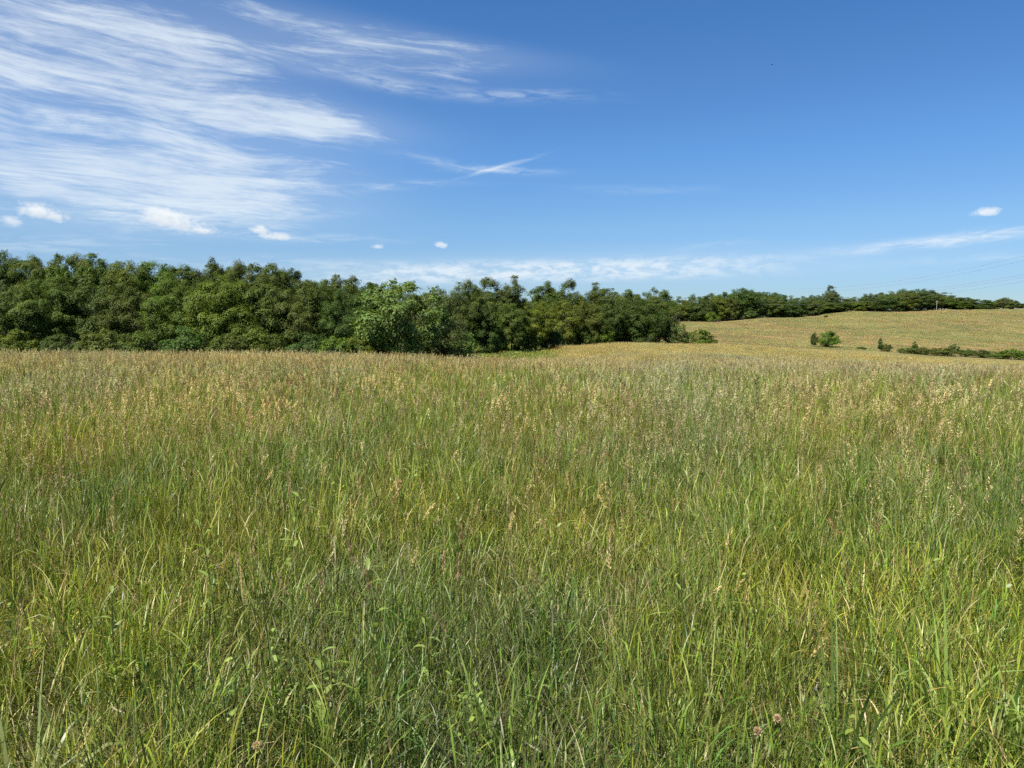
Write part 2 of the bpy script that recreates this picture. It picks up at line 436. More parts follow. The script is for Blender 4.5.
# ------------------------------------------------------------------ grass
def ribbons(n, base, length, width, lean, curl, seg, az=None, twist=0.6, fold=None, r=rng):
    """curved tapering grass blades; returns verts (n,seg+1,2,3) and per-vertex t"""
    az = r.uniform(0, 2 * math.pi, n) if az is None else az
    t = np.linspace(0, 1, seg + 1)
    th = lean[:, None] + curl[:, None] * t[None] ** 1.7
    if fold is not None:
        th = th + fold[1][:, None] / (1 + np.exp(-(t[None] - fold[0][:, None]) * 22))
    dl = length[:, None] / seg
    thm = 0.5 * (th[:, 1:] + th[:, :-1])
    rr = np.concatenate([np.zeros((n, 1)), np.cumsum(np.sin(thm) * dl, 1)], 1)
    zz = np.concatenate([np.zeros((n, 1)), np.cumsum(np.cos(thm) * dl, 1)], 1)
    ca, sa = np.cos(az)[:, None], np.sin(az)[:, None]
    P = np.stack([base[:, 0:1] + rr * ca, base[:, 1:2] + rr * sa, base[:, 2:3] + zz], -1)
    tw = r.uniform(-twist, twist, n)[:, None] + r.normal(0, 0.5, n)[:, None] * t[None]
    side = np.stack([-sa * np.cos(tw) + ca * np.sin(tw) * np.cos(th), ca * np.cos(tw) + sa * np.sin(tw) * np.cos(th), -np.sin(tw) * np.sin(th)], -1)
    w = width[:, None] * np.clip(np.minimum(1.0, 0.55 + 1.5 * t) * (1 - t ** 2.4), 0.06, 1)[None]
    V = np.stack([P - side * w[..., None] * 0.5, P + side * w[..., None] * 0.5], 2)
    k = np.arange(n)[:, None] * (seg + 1) * 2; s = np.arange(seg)[None] * 2
    F = np.stack([k + s, k + s + 1, k + s + 3, k + s + 2], -1).reshape(-1, 4)
    return V, F, t, P


GREENS = {'lush': (0.140, 0.222, 0.029), 'blue': (0.110, 0.186, 0.037), 'yellow': (0.208, 0.266, 0.034), 'olive': (0.182, 0.216, 0.043)}
STRAW = np.array((0.36, 0.29, 0.13)); PALE = np.array((0.47, 0.41, 0.24)); RUST = np.array((0.20, 0.115, 0.055))

def tuft(kind, n, spread, hmin, hmax, wmin, wmax, seg, dead=0.1, r=rng):
    ang = r.uniform(0, 2 * math.pi, n); rad = spread * np.sqrt(r.random(n))
    base = np.stack([rad * np.cos(ang), rad * np.sin(ang), np.full(n, -0.03)], 1)
    L = hmin + (hmax - hmin) * r.random(n) ** 1.15
    W = r.uniform(wmin, wmax, n)
    isd = r.random(n) < dead
    lean = np.abs(r.normal(0.03, 0.07, n)); curl = np.abs(r.normal(0.20, 0.28, n))
    curl[r.random(n) < 0.09] += 1.1
    lean[isd] += np.abs(r.normal(0.12, 0.25, isd.sum()))
    fpos = r.uniform(0.45, 0.85, n); fang = np.where(r.random(n) < 0.12, r.uniform(0.7, 2.0, n), 0)
    az = ang + r.normal(0, 1.1, n)
    up = (r.random(n) < 0.66) & (hmin > 0.15)
    k = int(up.sum())
    base[up, 2] = r.uniform(0.04, 0.62, k) * hmax
    L[up] = r.uniform(0.15, 0.37, k) * hmax
    lean[up] = np.abs(r.normal(0.16, 0.14, k)); curl[up] = np.abs(r.normal(0.38, 0.45, k))
    W[~up] *= 0.75
    V, F, t, _ = ribbons(n, base, L, W, lean, curl, seg, az=az, fold=(fpos, fang), r=r)
    # short leaf bits pointing every way fill the sward between the stems
    bit = (r.random(n) < 0.34) & (hmin > 0.15)
    if bit.any():
        kb = int(bit.sum()); bz = np.full(n, -0.03); bz[bit] = r.uniform(0.03, 0.58, kb) * hmax
        base2 = base.copy(); base2[bit, 2] = bz[bit]; sc_ = hmax / 0.78
        L2, W2, lean2, curl2 = L.copy(), W.copy(), lean.copy(), curl.copy()
        L2[bit] = r.uniform(0.05, 0.13, kb) * sc_; W2[bit] *= r.uniform(0.8, 1.3, kb); lean2[bit] = np.abs(r.normal(0.55, 0.40, kb)); curl2[bit] = r.normal(0.3, 0.5, kb)
        V, F, t, _ = ribbons(n, base2, L2, W2, lean2, curl2, seg, az=r.uniform(0, 6.28, n) * bit + az * ~bit, fold=(fpos, fang * ~bit), r=r)
    g = np.array(GREENS[kind])
    bc = g[None] * (0.50 + 0.90 * r.random(n) ** 1.4)[:, None]
    bc[:, 0] *= r.uniform(0.8, 1.35, n)
    lite = r.random(n) < 0.15; bc[lite] = bc[lite] * 0.45 + np.array((0.25, 0.265, 0.105)) * r.uniform(0.7, 1.3, (int(lite.sum()), 1))
    dc = np.where(r.random(n)[:, None] < 0.35, PALE[None], STRAW[None]) * r.uniform(0.55, 1.05, n)[:, None]
    bc[isd] = dc[isd]
    # living blades: yellowed sheath at the foot, drier tip
    tt = t[None, :, None]
    c = bc[:, None, :] * (1 + 0.0 * tt)
    foot = np.array((0.17, 0.16, 0.06))
    c = c * (1 - 0.45 * np.clip(1 - tt / 0.22, 0, 1)) + foot * 0.45 * np.clip(1 - tt / 0.22, 0, 1)
    dry = (r.random(n) < 0.3)[:, None, None] * np.clip((tt - 0.8) / 0.2, 0, 1)
    c = c * (1 - dry) + STRAW * 0.8 * dry
    C = np.repeat(c[:, :, None, :], 2, 2)
    return V.reshape(-1, 3), F, C.reshape(-1, 3)


def stems(n, spread, hmin, hmax, head, hl, stalk_w=0.0028, sp_n=12, sp_l=0.016, sp_w=0.006, seg=5, color=None, droop=0.5, r=rng):
    """flowering grass stems with a seed head each"""
    ang = r.uniform(0, 2 * math.pi, n); rad = spread * np.sqrt(r.random(n))
    base = np.stack([rad * np.cos(ang), rad * np.sin(ang), np.full(n, -0.03)], 1)
    L = r.uniform(hmin, hmax, n)
    lean = np.abs(r.normal(0.05, 0.08, n)); curl = np.abs(r.normal(0.12, 0.2, n)) * droop * 2
    V, F, t, P = ribbons(n, base, L, np.full(n, stalk_w) * r.uniform(0.8, 1.3, n), lean, curl, seg, r=r)
    # keep the stalk's width to the tip
    sc = (0.26, 0.215, 0.085)
    C = np.array(sc)[None, None, None, :] * np.ones(V.shape) * r.uniform(0.6, 1.15, n)[:, None, None, None]
    C[:, : max(2, seg // 2)] = C[:, : max(2, seg // 2)] * 0.4 + np.array((0.10, 0.13, 0.035)) * 0.6
    Vs, Fs, Cs = [V.reshape(-1, 3)], [F], [C.reshape(-1, 3)]; off = n * (seg + 1) * 2
    # spikelets along the last stretch of each stalk
    hcol = np.array(color)[None] * r.uniform(0.65, 1.25, n)[:, None]
    m = n * sp_n
    u = np.tile(np.linspace(0.0, 1.0, sp_n), n) + r.normal(0, 0.03, m)
    u = np.clip(u, 0, 1); idx = np.repeat(np.arange(n), sp_n)
    tpos = 1 - (1 - u) * (hl / L[idx])
    fi = np.clip(tpos, 0, 0.9999) * seg; i0 = fi.astype(int); f = (fi - i0)[:, None]
    Q = P[idx, i0] * (1 - f) + P[idx, i0 + 1] * f
    T_ = P[idx, i0 + 1] - P[idx, i0]; T_ /= np.linalg.norm(T_, axis=1)[:, None]
    a = r.uniform(0, 2 * math.pi, m)
    out = np.stack([np.cos(a), np.sin(a), np.zeros(m)], 1)
    if head == 'open':
        ext = (0.003 + 0.013 * (1 - u)) * r.uniform(0.3, 1.1, m)
        Q = Q + out * ext[:, None] - np.array((0, 0, 1)) * (ext * 0.5)[:, None]
        D = T_ * 0.9 + out * 0.42 - np.array((0, 0, 1.0)) * r.uniform(-0.1, 0.8, m)[:, None]
    else:
        Q = Q + out * 0.003
        D = T_ * 1.0 + out * 0.45
    D /= np.linalg.norm(D, axis=1)[:, None]
    S = np.cross(D, r.normal(0, 1, (m, 3))); S /= np.linalg.norm(S, axis=1)[:, None] + 1e-9
    ll = sp_l * r.uniform(0.7, 1.3, m)[:, None]; ww = sp_w * r.uniform(0.7, 1.3, m)[:, None]
    VV = np.stack([Q, Q + D * ll * 0.45 + S * ww * 0.5, Q + D * ll, Q + D * ll * 0.45 - S * ww * 0.5], 1)
    FF = (np.arange(m)[:, None] * 4 + np.arange(4)[None]) + off
    CC = np.repeat(hcol[idx] * r.uniform(0.8, 1.2, m)[:, None], 4, 0)
    Vs.append(VV.reshape(-1, 3)); Fs.append(FF); Cs.append(CC)
    return np.concatenate(Vs), np.concatenate(Fs), np.concatenate(Cs)


def merge(parts):
    V, F, C, o = [], [], [], 0
    for v, f, c in parts: V.append(v); F.append(f + o); C.append(c); o += len(v)
    return np.concatenate(V), np.concatenate(F), np.concatenate(C)


def source(colname, meshes):
    c = bpy.data.collections.new(colname)
    for i, me in enumerate(meshes):
        o = bpy.data.objects.new('%s_%03d' % (colname, i), me); c.objects.link(o)
    return c


def scatter(name, label, coll, pos, var, rotv, scl, tint):
    me = bpy.data.meshes.new(name)
    me.vertices.add(len(pos)); me.vertices.foreach_set('co', np.asarray(pos, np.float32).ravel())
    a = me.attributes.new('var', 'INT', 'POINT'); a.data.foreach_set('value', np.asarray(var, np.int32))
    a = me.attributes.new('rot', 'FLOAT_VECTOR', 'POINT'); a.data.foreach_set('vector', np.asarray(rotv, np.float32).ravel())
    a = me.attributes.new('scl', 'FLOAT_VECTOR', 'POINT'); a.data.foreach_set('vector', np.asarray(scl, np.float32).ravel())
    a = me.attributes.new('tint', 'FLOAT_COLOR', 'POINT'); t4 = np.ones((len(pos), 4), np.float32); t4[:, :3] = tint
    a.data.foreach_set('color', t4.ravel())
    me.materials.append(M_GRASS)
    o = obj(name, me); tag(o, label, 'grass', kind='stuff')
    ng = bpy.data.node_groups.new(name, 'GeometryNodeTree')
    ng.interface.new_socket('Geometry', in_out='INPUT', socket_type='NodeSocketGeometry')
    ng.interface.new_socket('Geometry', in_out='OUTPUT', socket_type='NodeSocketGeometry')
    N, Lk = ng.nodes, ng.links
    gi, go = N.new('NodeGroupInput'), N.new('NodeGroupOutput')
    ci = N.new('GeometryNodeCollectionInfo'); ci.inputs['Collection'].default_value = coll
    ci.inputs['Separate Children'].default_value = True; ci.inputs['Reset Children'].default_value = True
    ip = N.new('GeometryNodeInstanceOnPoints'); ip.inputs['Pick Instance'].default_value = True
    def attr(nm, dt):
        n = N.new('GeometryNodeInputNamedAttribute'); n.data_type = dt; n.inputs['Name'].default_value = nm
        return [s for s in n.outputs if s.enabled and s.name == 'Attribute'][0]
    Lk.new(gi.outputs[0], ip.inputs['Points']); Lk.new(ci.outputs[0], ip.inputs['Instance'])
    Lk.new(attr('var', 'INT'), ip.inputs['Instance Index'])
    Lk.new(attr('rot', 'FLOAT_VECTOR'), ip.inputs['Rotation']); Lk.new(attr('scl', 'FLOAT_VECTOR'), ip.inputs['Scale'])
    Lk.new(ip.outputs[0], go.inputs[0])
    md = o.modifiers.new('scatter', 'NODES'); md.node_group = ng
    return o


def spread_points(y0, y1, density, margin=3.0, slope=0.72):
    area_n = int(density * ((y1 * y1 - y0 * y0) * slope + 2 * margin * (y1 - y0)))
    # sample y with weight proportional to the strip's width
    u = rng.random(area_n * 2); ys = y0 + (y1 - y0) * u
    keep = rng.random(len(ys)) < (slope * ys + margin) / (slope * y1 + margin)
    ys = ys[keep][:area_n]
    xs = rng.uniform(-1, 1, len(ys)) * (slope * ys + margin)
    return xs, ys


def patch_fields(x, y):
    return fbm(x, y, 2.6, 21), fbm(x, y, 7.0, 31), fbm(x, y, 18.0, 41)


def green_tint(x, y):
    a, b, c = patch_fields(x, y); n = len(x)
    v = 0.80 + 0.40 * a + rng.normal(0, 0.10, n)
    warm = np.clip((b - 0.5) * 2.4 + rng.normal(0, 0.12, n), -0.6, 0.9)
    d = np.hypot(x, y)
    warm = warm + np.clip((d - 6) / 40, 0, 0.45)
    t = np.stack([v * (1 + 0.42 * warm), v * (1 + 0.10 * warm), v * (1 + 0.05 * warm)], 1)
    return np.clip(t, 0.35, 2.2)


def build_meadow():
    r = np.random.default_rng(77)
    order = ('lush', 'blue', 'yellow', 'olive')
    DEAD = {'lush': 0.05, 'blue': 0.04, 'yellow': 0.07, 'olive': 0.19}
    def clumps(spec, per):
        """a few clumps of every kind, kept as arrays to compose patches from"""
        out = {}
        for k in order:
            wide = 1.2 if k == 'blue' else (0.75 if k == 'yellow' else 1.0)
            out[k] = []
            for j in range(per):
                p1 = tuft(k, spec['n'], spec['spread'], spec['h0'], spec['h1'], spec['w0'] * wide, spec['w1'] * wide, spec['seg'], dead=DEAD[k], r=r)
                if spec.get('low'):
                    p2 = tuft('olive' if k != 'olive' else 'lush', spec['low'], spec['spread'] * 1.2, 0.10, 0.34, spec['w0'], spec['w1'], 4, dead=0.35, r=r)
                    p1 = merge([p1, p2])
                out[k].append(p1)
        return out
    def patch(pool, size, count, seed, tilt=0.06):
        parts = []
        q = np.random.default_rng(seed)
        xs, ys = q.uniform(-size / 2, size / 2, count), q.uniform(-size / 2, size / 2, count)
        b = 0.04 + fbm(xs + seed * 31, ys, size * 0.45, 7); a = fbm(xs + seed * 17, ys, size * 0.3, 9)
        for x, y, bb, aa in zip(xs, ys, b + q.normal(0, 0.07, count), a + q.normal(0, 0.1, count)):
            k = order[1] if bb < 0.36 else (order[0] if bb < 0.53 else (order[2] if aa > 0.5 else order[3]))
            if q.random() < 0.15: k = order[q.integers(4)]
            v, f, c = pool[k][q.integers(len(pool[k]))]
            t = q.uniform(0, 6.28); sc = q.uniform(0.8, 1.2); hz = sc * (0.72 + 0.56 * aa) * q.uniform(0.85, 1.15)
            ct, st = math.cos(t), math.sin(t)
            tx, ty = q.normal(0, tilt), q.normal(0, tilt)
            w = np.stack([(v[:, 0] * ct - v[:, 1] * st) * sc + x + tx * v[:, 2], (v[:, 0] * st + v[:, 1] * ct) * sc + y + ty * v[:, 2], v[:, 2] * hz], 1)
            parts.append((w, f, c * q.uniform(0.76, 1.2)))
        v, f, c = merge(parts)
        return mesh_np('grass_patch', v, f, c, smooth=True, mat=M_GRASS)
    pool_n = clumps(dict(n=72, spread=0.15, h0=0.26, h1=0.74, w0=0.0030, w1=0.0070, seg=4, low=10), 3)
    NEAR = source('patch_near', [patch(pool_n, 1.1, 64, 10 + i) for i in range(8)])
    pool_m = clumps(dict(n=40, spread=0.18, h0=0.32, h1=0.80, w0=0.0060, w1=0.0130, seg=4), 3)
    MID = source('patch_mid', [patch(pool_m, 2.1, 170, 30 + i) for i in range(8)])
    pool_f = clumps(dict(n=38, spread=0.4, h0=0.34, h1=0.82, w0=0.013, w1=0.026, seg=3), 2)
    FAR = source('patch_far', [patch(pool_f, 4.2, 150, 50 + i, 0.05) for i in range(5)])
    pool_x = clumps(dict(n=40, spread=0.7, h0=0.36, h1=0.78, w0=0.026, w1=0.046, seg=3), 2)
    XFAR = source('patch_xfar', [patch(pool_x, 6.2, 140, 60 + i, 0.05) for i in range(4)])

    def lattice(y0, y1, step, margin, slope=0.72):
        g = []
        for yy in np.arange(y0 + step / 2, y1, step):
            n = int((slope * yy + margin) / step) + 1
            for k in range(-n, n + 1): g.append((k * step + rng.normal(0, step * 0.06) + step * 0.5 * (int(yy / step) % 2), yy + rng.normal(0, step * 0.06)))
        g = np.array(g); return g[:, 0], g[:, 1]

    def lay(x, y, hs, tilt=0.03, quarter=False):
        n = len(x); z = H(x, y); e = 0.4
        gx = (H(x + e, y) - H(x - e, y)) / (2 * e); gy = (H(x, y + e) - H(x, y - e)) / (2 * e)
        yaw = rng.integers(0, 4, n) * math.pi / 2 + rng.normal(0, 0.08, n) if quarter else rng.uniform(0, 2 * math.pi, n)
        if quarter:
            rot = np.stack([np.zeros(n), np.zeros(n), yaw], 1)
            cz, sz_ = np.cos(yaw), np.sin(yaw)
            # lean each patch with the slope of the ground
            lx = gx * cz + gy * sz_; ly = -gx * sz_ + gy * cz
            rot[:, 0] = np.arctan(ly); rot[:, 1] = -np.arctan(lx)
        else:
            rot = np.stack([rng.normal(0, tilt, n), rng.normal(0, tilt, n), yaw], 1)
        sx = rng.uniform(0.97, 1.08, n)
        return np.stack([x, y, z], 1), rot, np.stack([sx, sx, hs], 1)

    def tile_tint(x, y, warm=0.0):
        c = fbm(x, y, 16.0, 41); n = len(x); w = (c - 0.5) * 0.7 + warm
        v = 0.95 + 0.14 * fbm(x, y, 6.0, 22) + rng.normal(0, 0.03, n)
        t = np.stack([v * (1 + 0.5 * w), v * (1 + 0.18 * w), v * (1 - 0.1 * w)], 1)
        # a stand of darker, bluer grass near the viewer, brighter yellowish sward on both sides of it
        near = (0.90 + 0.10 * np.clip((y - 3) / 6, 0, 1))[:, None]; t = t * near
        g = np.exp(-((x + 0.05) / 1.0) ** 2 - ((y - 2.8) / 1.7) ** 2)[:, None]
        e = (np.exp(-((x - 2.2) / 0.9) ** 2 - ((y - 3.0) / 1.2) ** 2) + 0.7 * np.exp(-((x + 2.3) / 0.7) ** 2 - ((y - 2.6) / 0.8) ** 2))[:, None]
        return t * (1 - g * np.array((0.34, 0.22, 0.06))) * (1 + e * np.array((0.30, 0.32, 0.05)))

    x, y = lattice(0.2, 12, 1.0, 2.6)
    d = np.hypot(x, y); hs = (0.60 + 0.36 * np.clip((d - 2) / 7, 0, 1)) * (0.85 + 0.3 * fbm(x, y, 3.0, 8))
    p, ro, s_ = lay(x, y, hs, quarter=True)
    scatter('meadow_grass', 'mixed green tall grass blades nearest the viewer', NEAR, p, rng.integers(0, 8, len(x)), ro, s_, tile_tint(x, y))
    x, y = lattice(12, 30, 1.9, 3.5)
    p, ro, s_ = lay(x, y, 0.88 + 0.24 * fbm(x, y, 5.0, 8), quarter=True)
    scatter('meadow_grass', 'waist high green grass a few strides into the meadow', MID, p, rng.integers(0, 8, len(x)), ro, s_, tile_tint(x, y, 0.08))
    x, y = lattice(30, 63, 3.8, 6)
    p, ro, s_ = lay(x, y, 0.88 + 0.24 * fbm(x, y, 9.0, 8), quarter=True)
    scatter('meadow_grass', 'yellowing green grass of the middle meadow up to its crest', FAR, p, rng.integers(0, 5, len(x)), ro, s_, tile_tint(x, y, 0.3) * 1.1)
    x, y = lattice(62, 132, 5.6, 8)
    pxs = x / y * FPX + 512
    ok = (pxs > 455) | (y < 66)
    x, y, pxs = x[ok], y[ok], pxs[ok]
    p, ro, s_ = lay(x, y, rng.uniform(0.65, 0.95, len(x)), quarter=True)
    gl = np.clip((600 - pxs) / 60, 0, 1)[:, None] * np.clip((y - 66) / 6, 0, 1)[:, None]      # greener on the slope before the wood
    tint = np.array((1.86, 1.44, 1.34))[None] * (1 - gl) + np.array((0.98, 1.04, 0.85))[None] * gl
    scatter('meadow_grass', 'straw coloured grass on the low crest beyond the near meadow', XFAR, p, rng.integers(0, 4, len(x)), ro, s_, tint * (0.85 + 0.3 * fbm(x, y, 20, 3))[:, None])

    # --- the far pasture across the valley
    x, y = lattice(176, 424, 8.6, 20)
    pxs = x / y * FPX + 512
    top = np.interp(pxs, (640, 690, 760, 850, 940, 1024), (322, 328, 348, 378, 408, 424))
    ok = (pxs > 668) & (pxs < 1130) & (y < top); x, y = x[ok], y[ok]
    p, ro, s_ = lay(x, y, rng.uniform(0.28, 0.55, len(x)), quarter=True); s_[:, :2] *= 1.5
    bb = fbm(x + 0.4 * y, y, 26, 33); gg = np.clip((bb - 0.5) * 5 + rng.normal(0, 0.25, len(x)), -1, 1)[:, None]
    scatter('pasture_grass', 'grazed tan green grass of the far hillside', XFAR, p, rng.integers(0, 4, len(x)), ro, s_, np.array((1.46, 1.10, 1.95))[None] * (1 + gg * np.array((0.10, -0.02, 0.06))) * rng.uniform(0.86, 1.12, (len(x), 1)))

    # --- small broad leaved plants growing in patches through the sward
    lw = []
    for j in range(5):
        V, F, C, off = [], [], [], 0
        for q in range(int(r.integers(3, 6))):
            bx, by = r.normal(0, 0.06, 2); hh = r.uniform(0.22, 0.50); tx, ty = r.normal(0, 0.10, 2)
            for k in range(int(r.integers(9, 16))):
                z = hh * r.uniform(0.35, 1.0); a = r.uniform(0, 6.28); L = r.uniform(0.014, 0.036); w = L * r.uniform(0.35, 0.6)
                d = np.array((math.cos(a), math.sin(a), r.normal(0.2, 0.45))); d /= np.linalg.norm(d); sd = np.cross(d, (0, 0, 1)) + r.normal(0, 0.25, 3); sd /= np.linalg.norm(sd)
                c0 = np.array((bx + tx * z / hh * 0.5, by + ty * z / hh * 0.5, z)) + d * 0.012
                p = [c0, c0 + d * L * 0.35 + sd * w * 0.5, c0 + d * L * 0.75 + sd * w * 0.36, c0 + d * L + np.array((0, 0, -0.15 * L)), c0 + d * L * 0.75 - sd * w * 0.36, c0 + d * L * 0.35 - sd * w * 0.5]
                V += p; F.append([off + i for i in range(6)]); off += 6
                C += [np.array((0.175, 0.245, 0.05)) * r.uniform(0.6, 1.2)] * 6
        lw.append(mesh_np('leafy_sprig', np.array(V), np.array(F), np.array(C), mat=M_GRASS))
    LW = source('leafy_sprig', lw)
    x, y = spread_points(1.6, 15, 9.0, 2.2)
    keep = rng.random(len(x)) < np.clip((fbm(x, y, 1.5, 91) - 0.50) * 4.0 + 0.5 * np.exp(-((x - 2.1) / 0.9) ** 2 - ((y - 3.0) / 1.2) ** 2) + 0.4 * np.exp(-((x + 2.2) / 0.8) ** 2 - ((y - 2.8) / 1.0) ** 2), 0.04, 0.9)
    x, y = x[keep], y[keep]
    p, ro, s_ = lay(x, y, rng.uniform(0.85, 1.35, len(x)), 0.12)
    o = scatter('low_weeds', 'small bright leaved weeds scattered through the near grass', LW, p, rng.integers(0, 5, len(x)), ro, s_, np.ones((len(x), 3)) * rng.uniform(0.8, 1.2, (len(x), 1)))
    o['category'] = 'weeds'

    # --- seed heads
    TAN = (0.42, 0.325, 0.155); PINK = (0.37, 0.275, 0.150); STR = (0.48, 0.40, 0.20); RST = (0.26, 0.165, 0.085); RUSTY = (0.33, 0.20, 0.12)
    hn = []
    for col, kind in ((TAN, 'open'), (RUSTY, 'open'), (STR, 'open'), (RST, 'spike'), (RUSTY, 'spike'), (TAN, 'spike')):
        v, f, c = stems(7, 0.34, 0.66, 1.04, kind, 0.15 if kind == 'open' else 0.10, 0.0030, 38 if kind == 'open' else 44, 0.016, 0.0038, 7, col, 0.5, r=r)
        hn.append(mesh_np('seed_stems', v, f, c, smooth=True, mat=M_GRASS))
    HN = source('heads_near', hn)
    hb = []
    for col, kind in ((TAN, 'open'), (PINK, 'open'), (STR, 'open'), (RST, 'spike'), (STR, 'spike'), (TAN, 'spike')):
        v, f, c = stems(8, 0.5, 0.70, 1.04, kind, 0.16 if kind == 'open' else 0.11, 0.0036, 40, 0.024, 0.0058, 6, col, 0.45, r=r)
        hb.append(mesh_np('seed_stems', v, f, c, smooth=True, mat=M_GRASS))
    HB = source('heads_broad', hb)
    hm = []
    for col, kind in ((TAN, 'open'), (PINK, 'open'), (STR, 'open'), (RST, 'spike'), (STR, 'spike'), (TAN, 'open')):
        v, f, c = stems(16, 0.5, 0.74, 1.06, kind, 0.17, 0.0065, 18, 0.046, 0.0105, 4, col, 0.5, r=r)
        hm.append(mesh_np('seed_stems', v, f, c, smooth=True, mat=M_GRASS))
    HM = source('heads_mid', hm)
    hf = []
    for col, kind in ((TAN, 'open'), (PINK, 'open'), (STR, 'open'), (TAN, 'open')):
        v, f, c = stems(60, 1.1, 0.72, 1.0, kind, 0.18, 0.012, 8, 0.070, 0.014, 3, col, 0.4, r=r)
        hf.append(mesh_np('seed_stems', v, f, c, smooth=True, mat=M_GRASS))
    HF = source('heads_far', hf)

    def head_tint(x, y):
        n = len(x); v = rng.uniform(0.85, 1.35, n); w = fbm(x, y, 6.0, 61) - 0.6
        return np.stack([v * (1 + 0.3 * w), v, v * (1 - 0.3 * w)], 1)
    x, y = spread_points(2.2, 8.5, 11.0, 2.2)
    keep = rng.random(len(x)) < np.clip((y - 2.4) / 5, 0.06, 1) * np.clip((fbm(x, y, 2.2, 51) - 0.25) * 2.6, 0.2, 1); x, y = x[keep], y[keep]
    p, ro, s = lay(x, y, rng.uniform(0.8, 1.05, len(x)), 0.10)
    va = np.clip(((fbm(x, y, 3.0, 71) - 0.25) * 2 * 6 + rng.normal(0, 1.2, len(x))).astype(int), 0, 5)
    scatter('seed_heads', 'sparse tan and reddish grass seed stems in the near grass', HN, p, va, ro, s, head_tint(x, y))
    x, y = spread_points(7, 26, 6.5, 2.5)
    keep = rng.random(len(x)) < np.clip((fbm(x, y, 3.5, 51) - 0.20) * 2.2 + np.clip(-x / y, 0, 0.4), 0.40, 1); x, y = x[keep], y[keep]
    p, ro, s = lay(x, y, rng.uniform(0.85, 1.08, len(x)), 0.08)
    va = np.clip(((fbm(x, y, 4.0, 71) - 0.25) * 2 * 6 + rng.normal(0, 1.4, len(x))).astype(int), 0, 5)
    scatter('seed_heads', 'tan nodding seed heads standing over the green grass', HB, p, va, ro, s, head_tint(x, y))
    x, y = spread_points(24, 64, 2.8, 4)
    keep = rng.random(len(x)) < np.clip((fbm(x, y, 7, 51) - 0.22) * 3.0, 0.3, 1); x, y = x[keep], y[keep]
    p, ro, s = lay(x, y, rng.uniform(0.85, 1.06, len(x)), 0.06)
    va = np.clip(((fbm(x, y, 6.0, 71) - 0.25) * 2 * 6 + rng.normal(0, 1.6, len(x))).astype(int), 0, 5)
    scatter('seed_heads', 'dense brown seed heads along the near crest of the meadow', HM, p, va, ro, s, head_tint(x, y))
    x, y = spread_points(60, 128, 0.8, 5)
    ok = (x / y > (560 - 512) / FPX) | (y < 64); x, y = x[ok], y[ok]
    p, ro, s = lay(x, y, rng.uniform(0.8, 1.0, len(x)), 0.05)
    scatter('seed_heads', 'golden seed heads on the farther crest of the meadow', HF, p, rng.integers(0, 4, len(x)), ro, s, head_tint(x, y) * np.array((0.98, 0.97, 0.74)))
build_meadow()

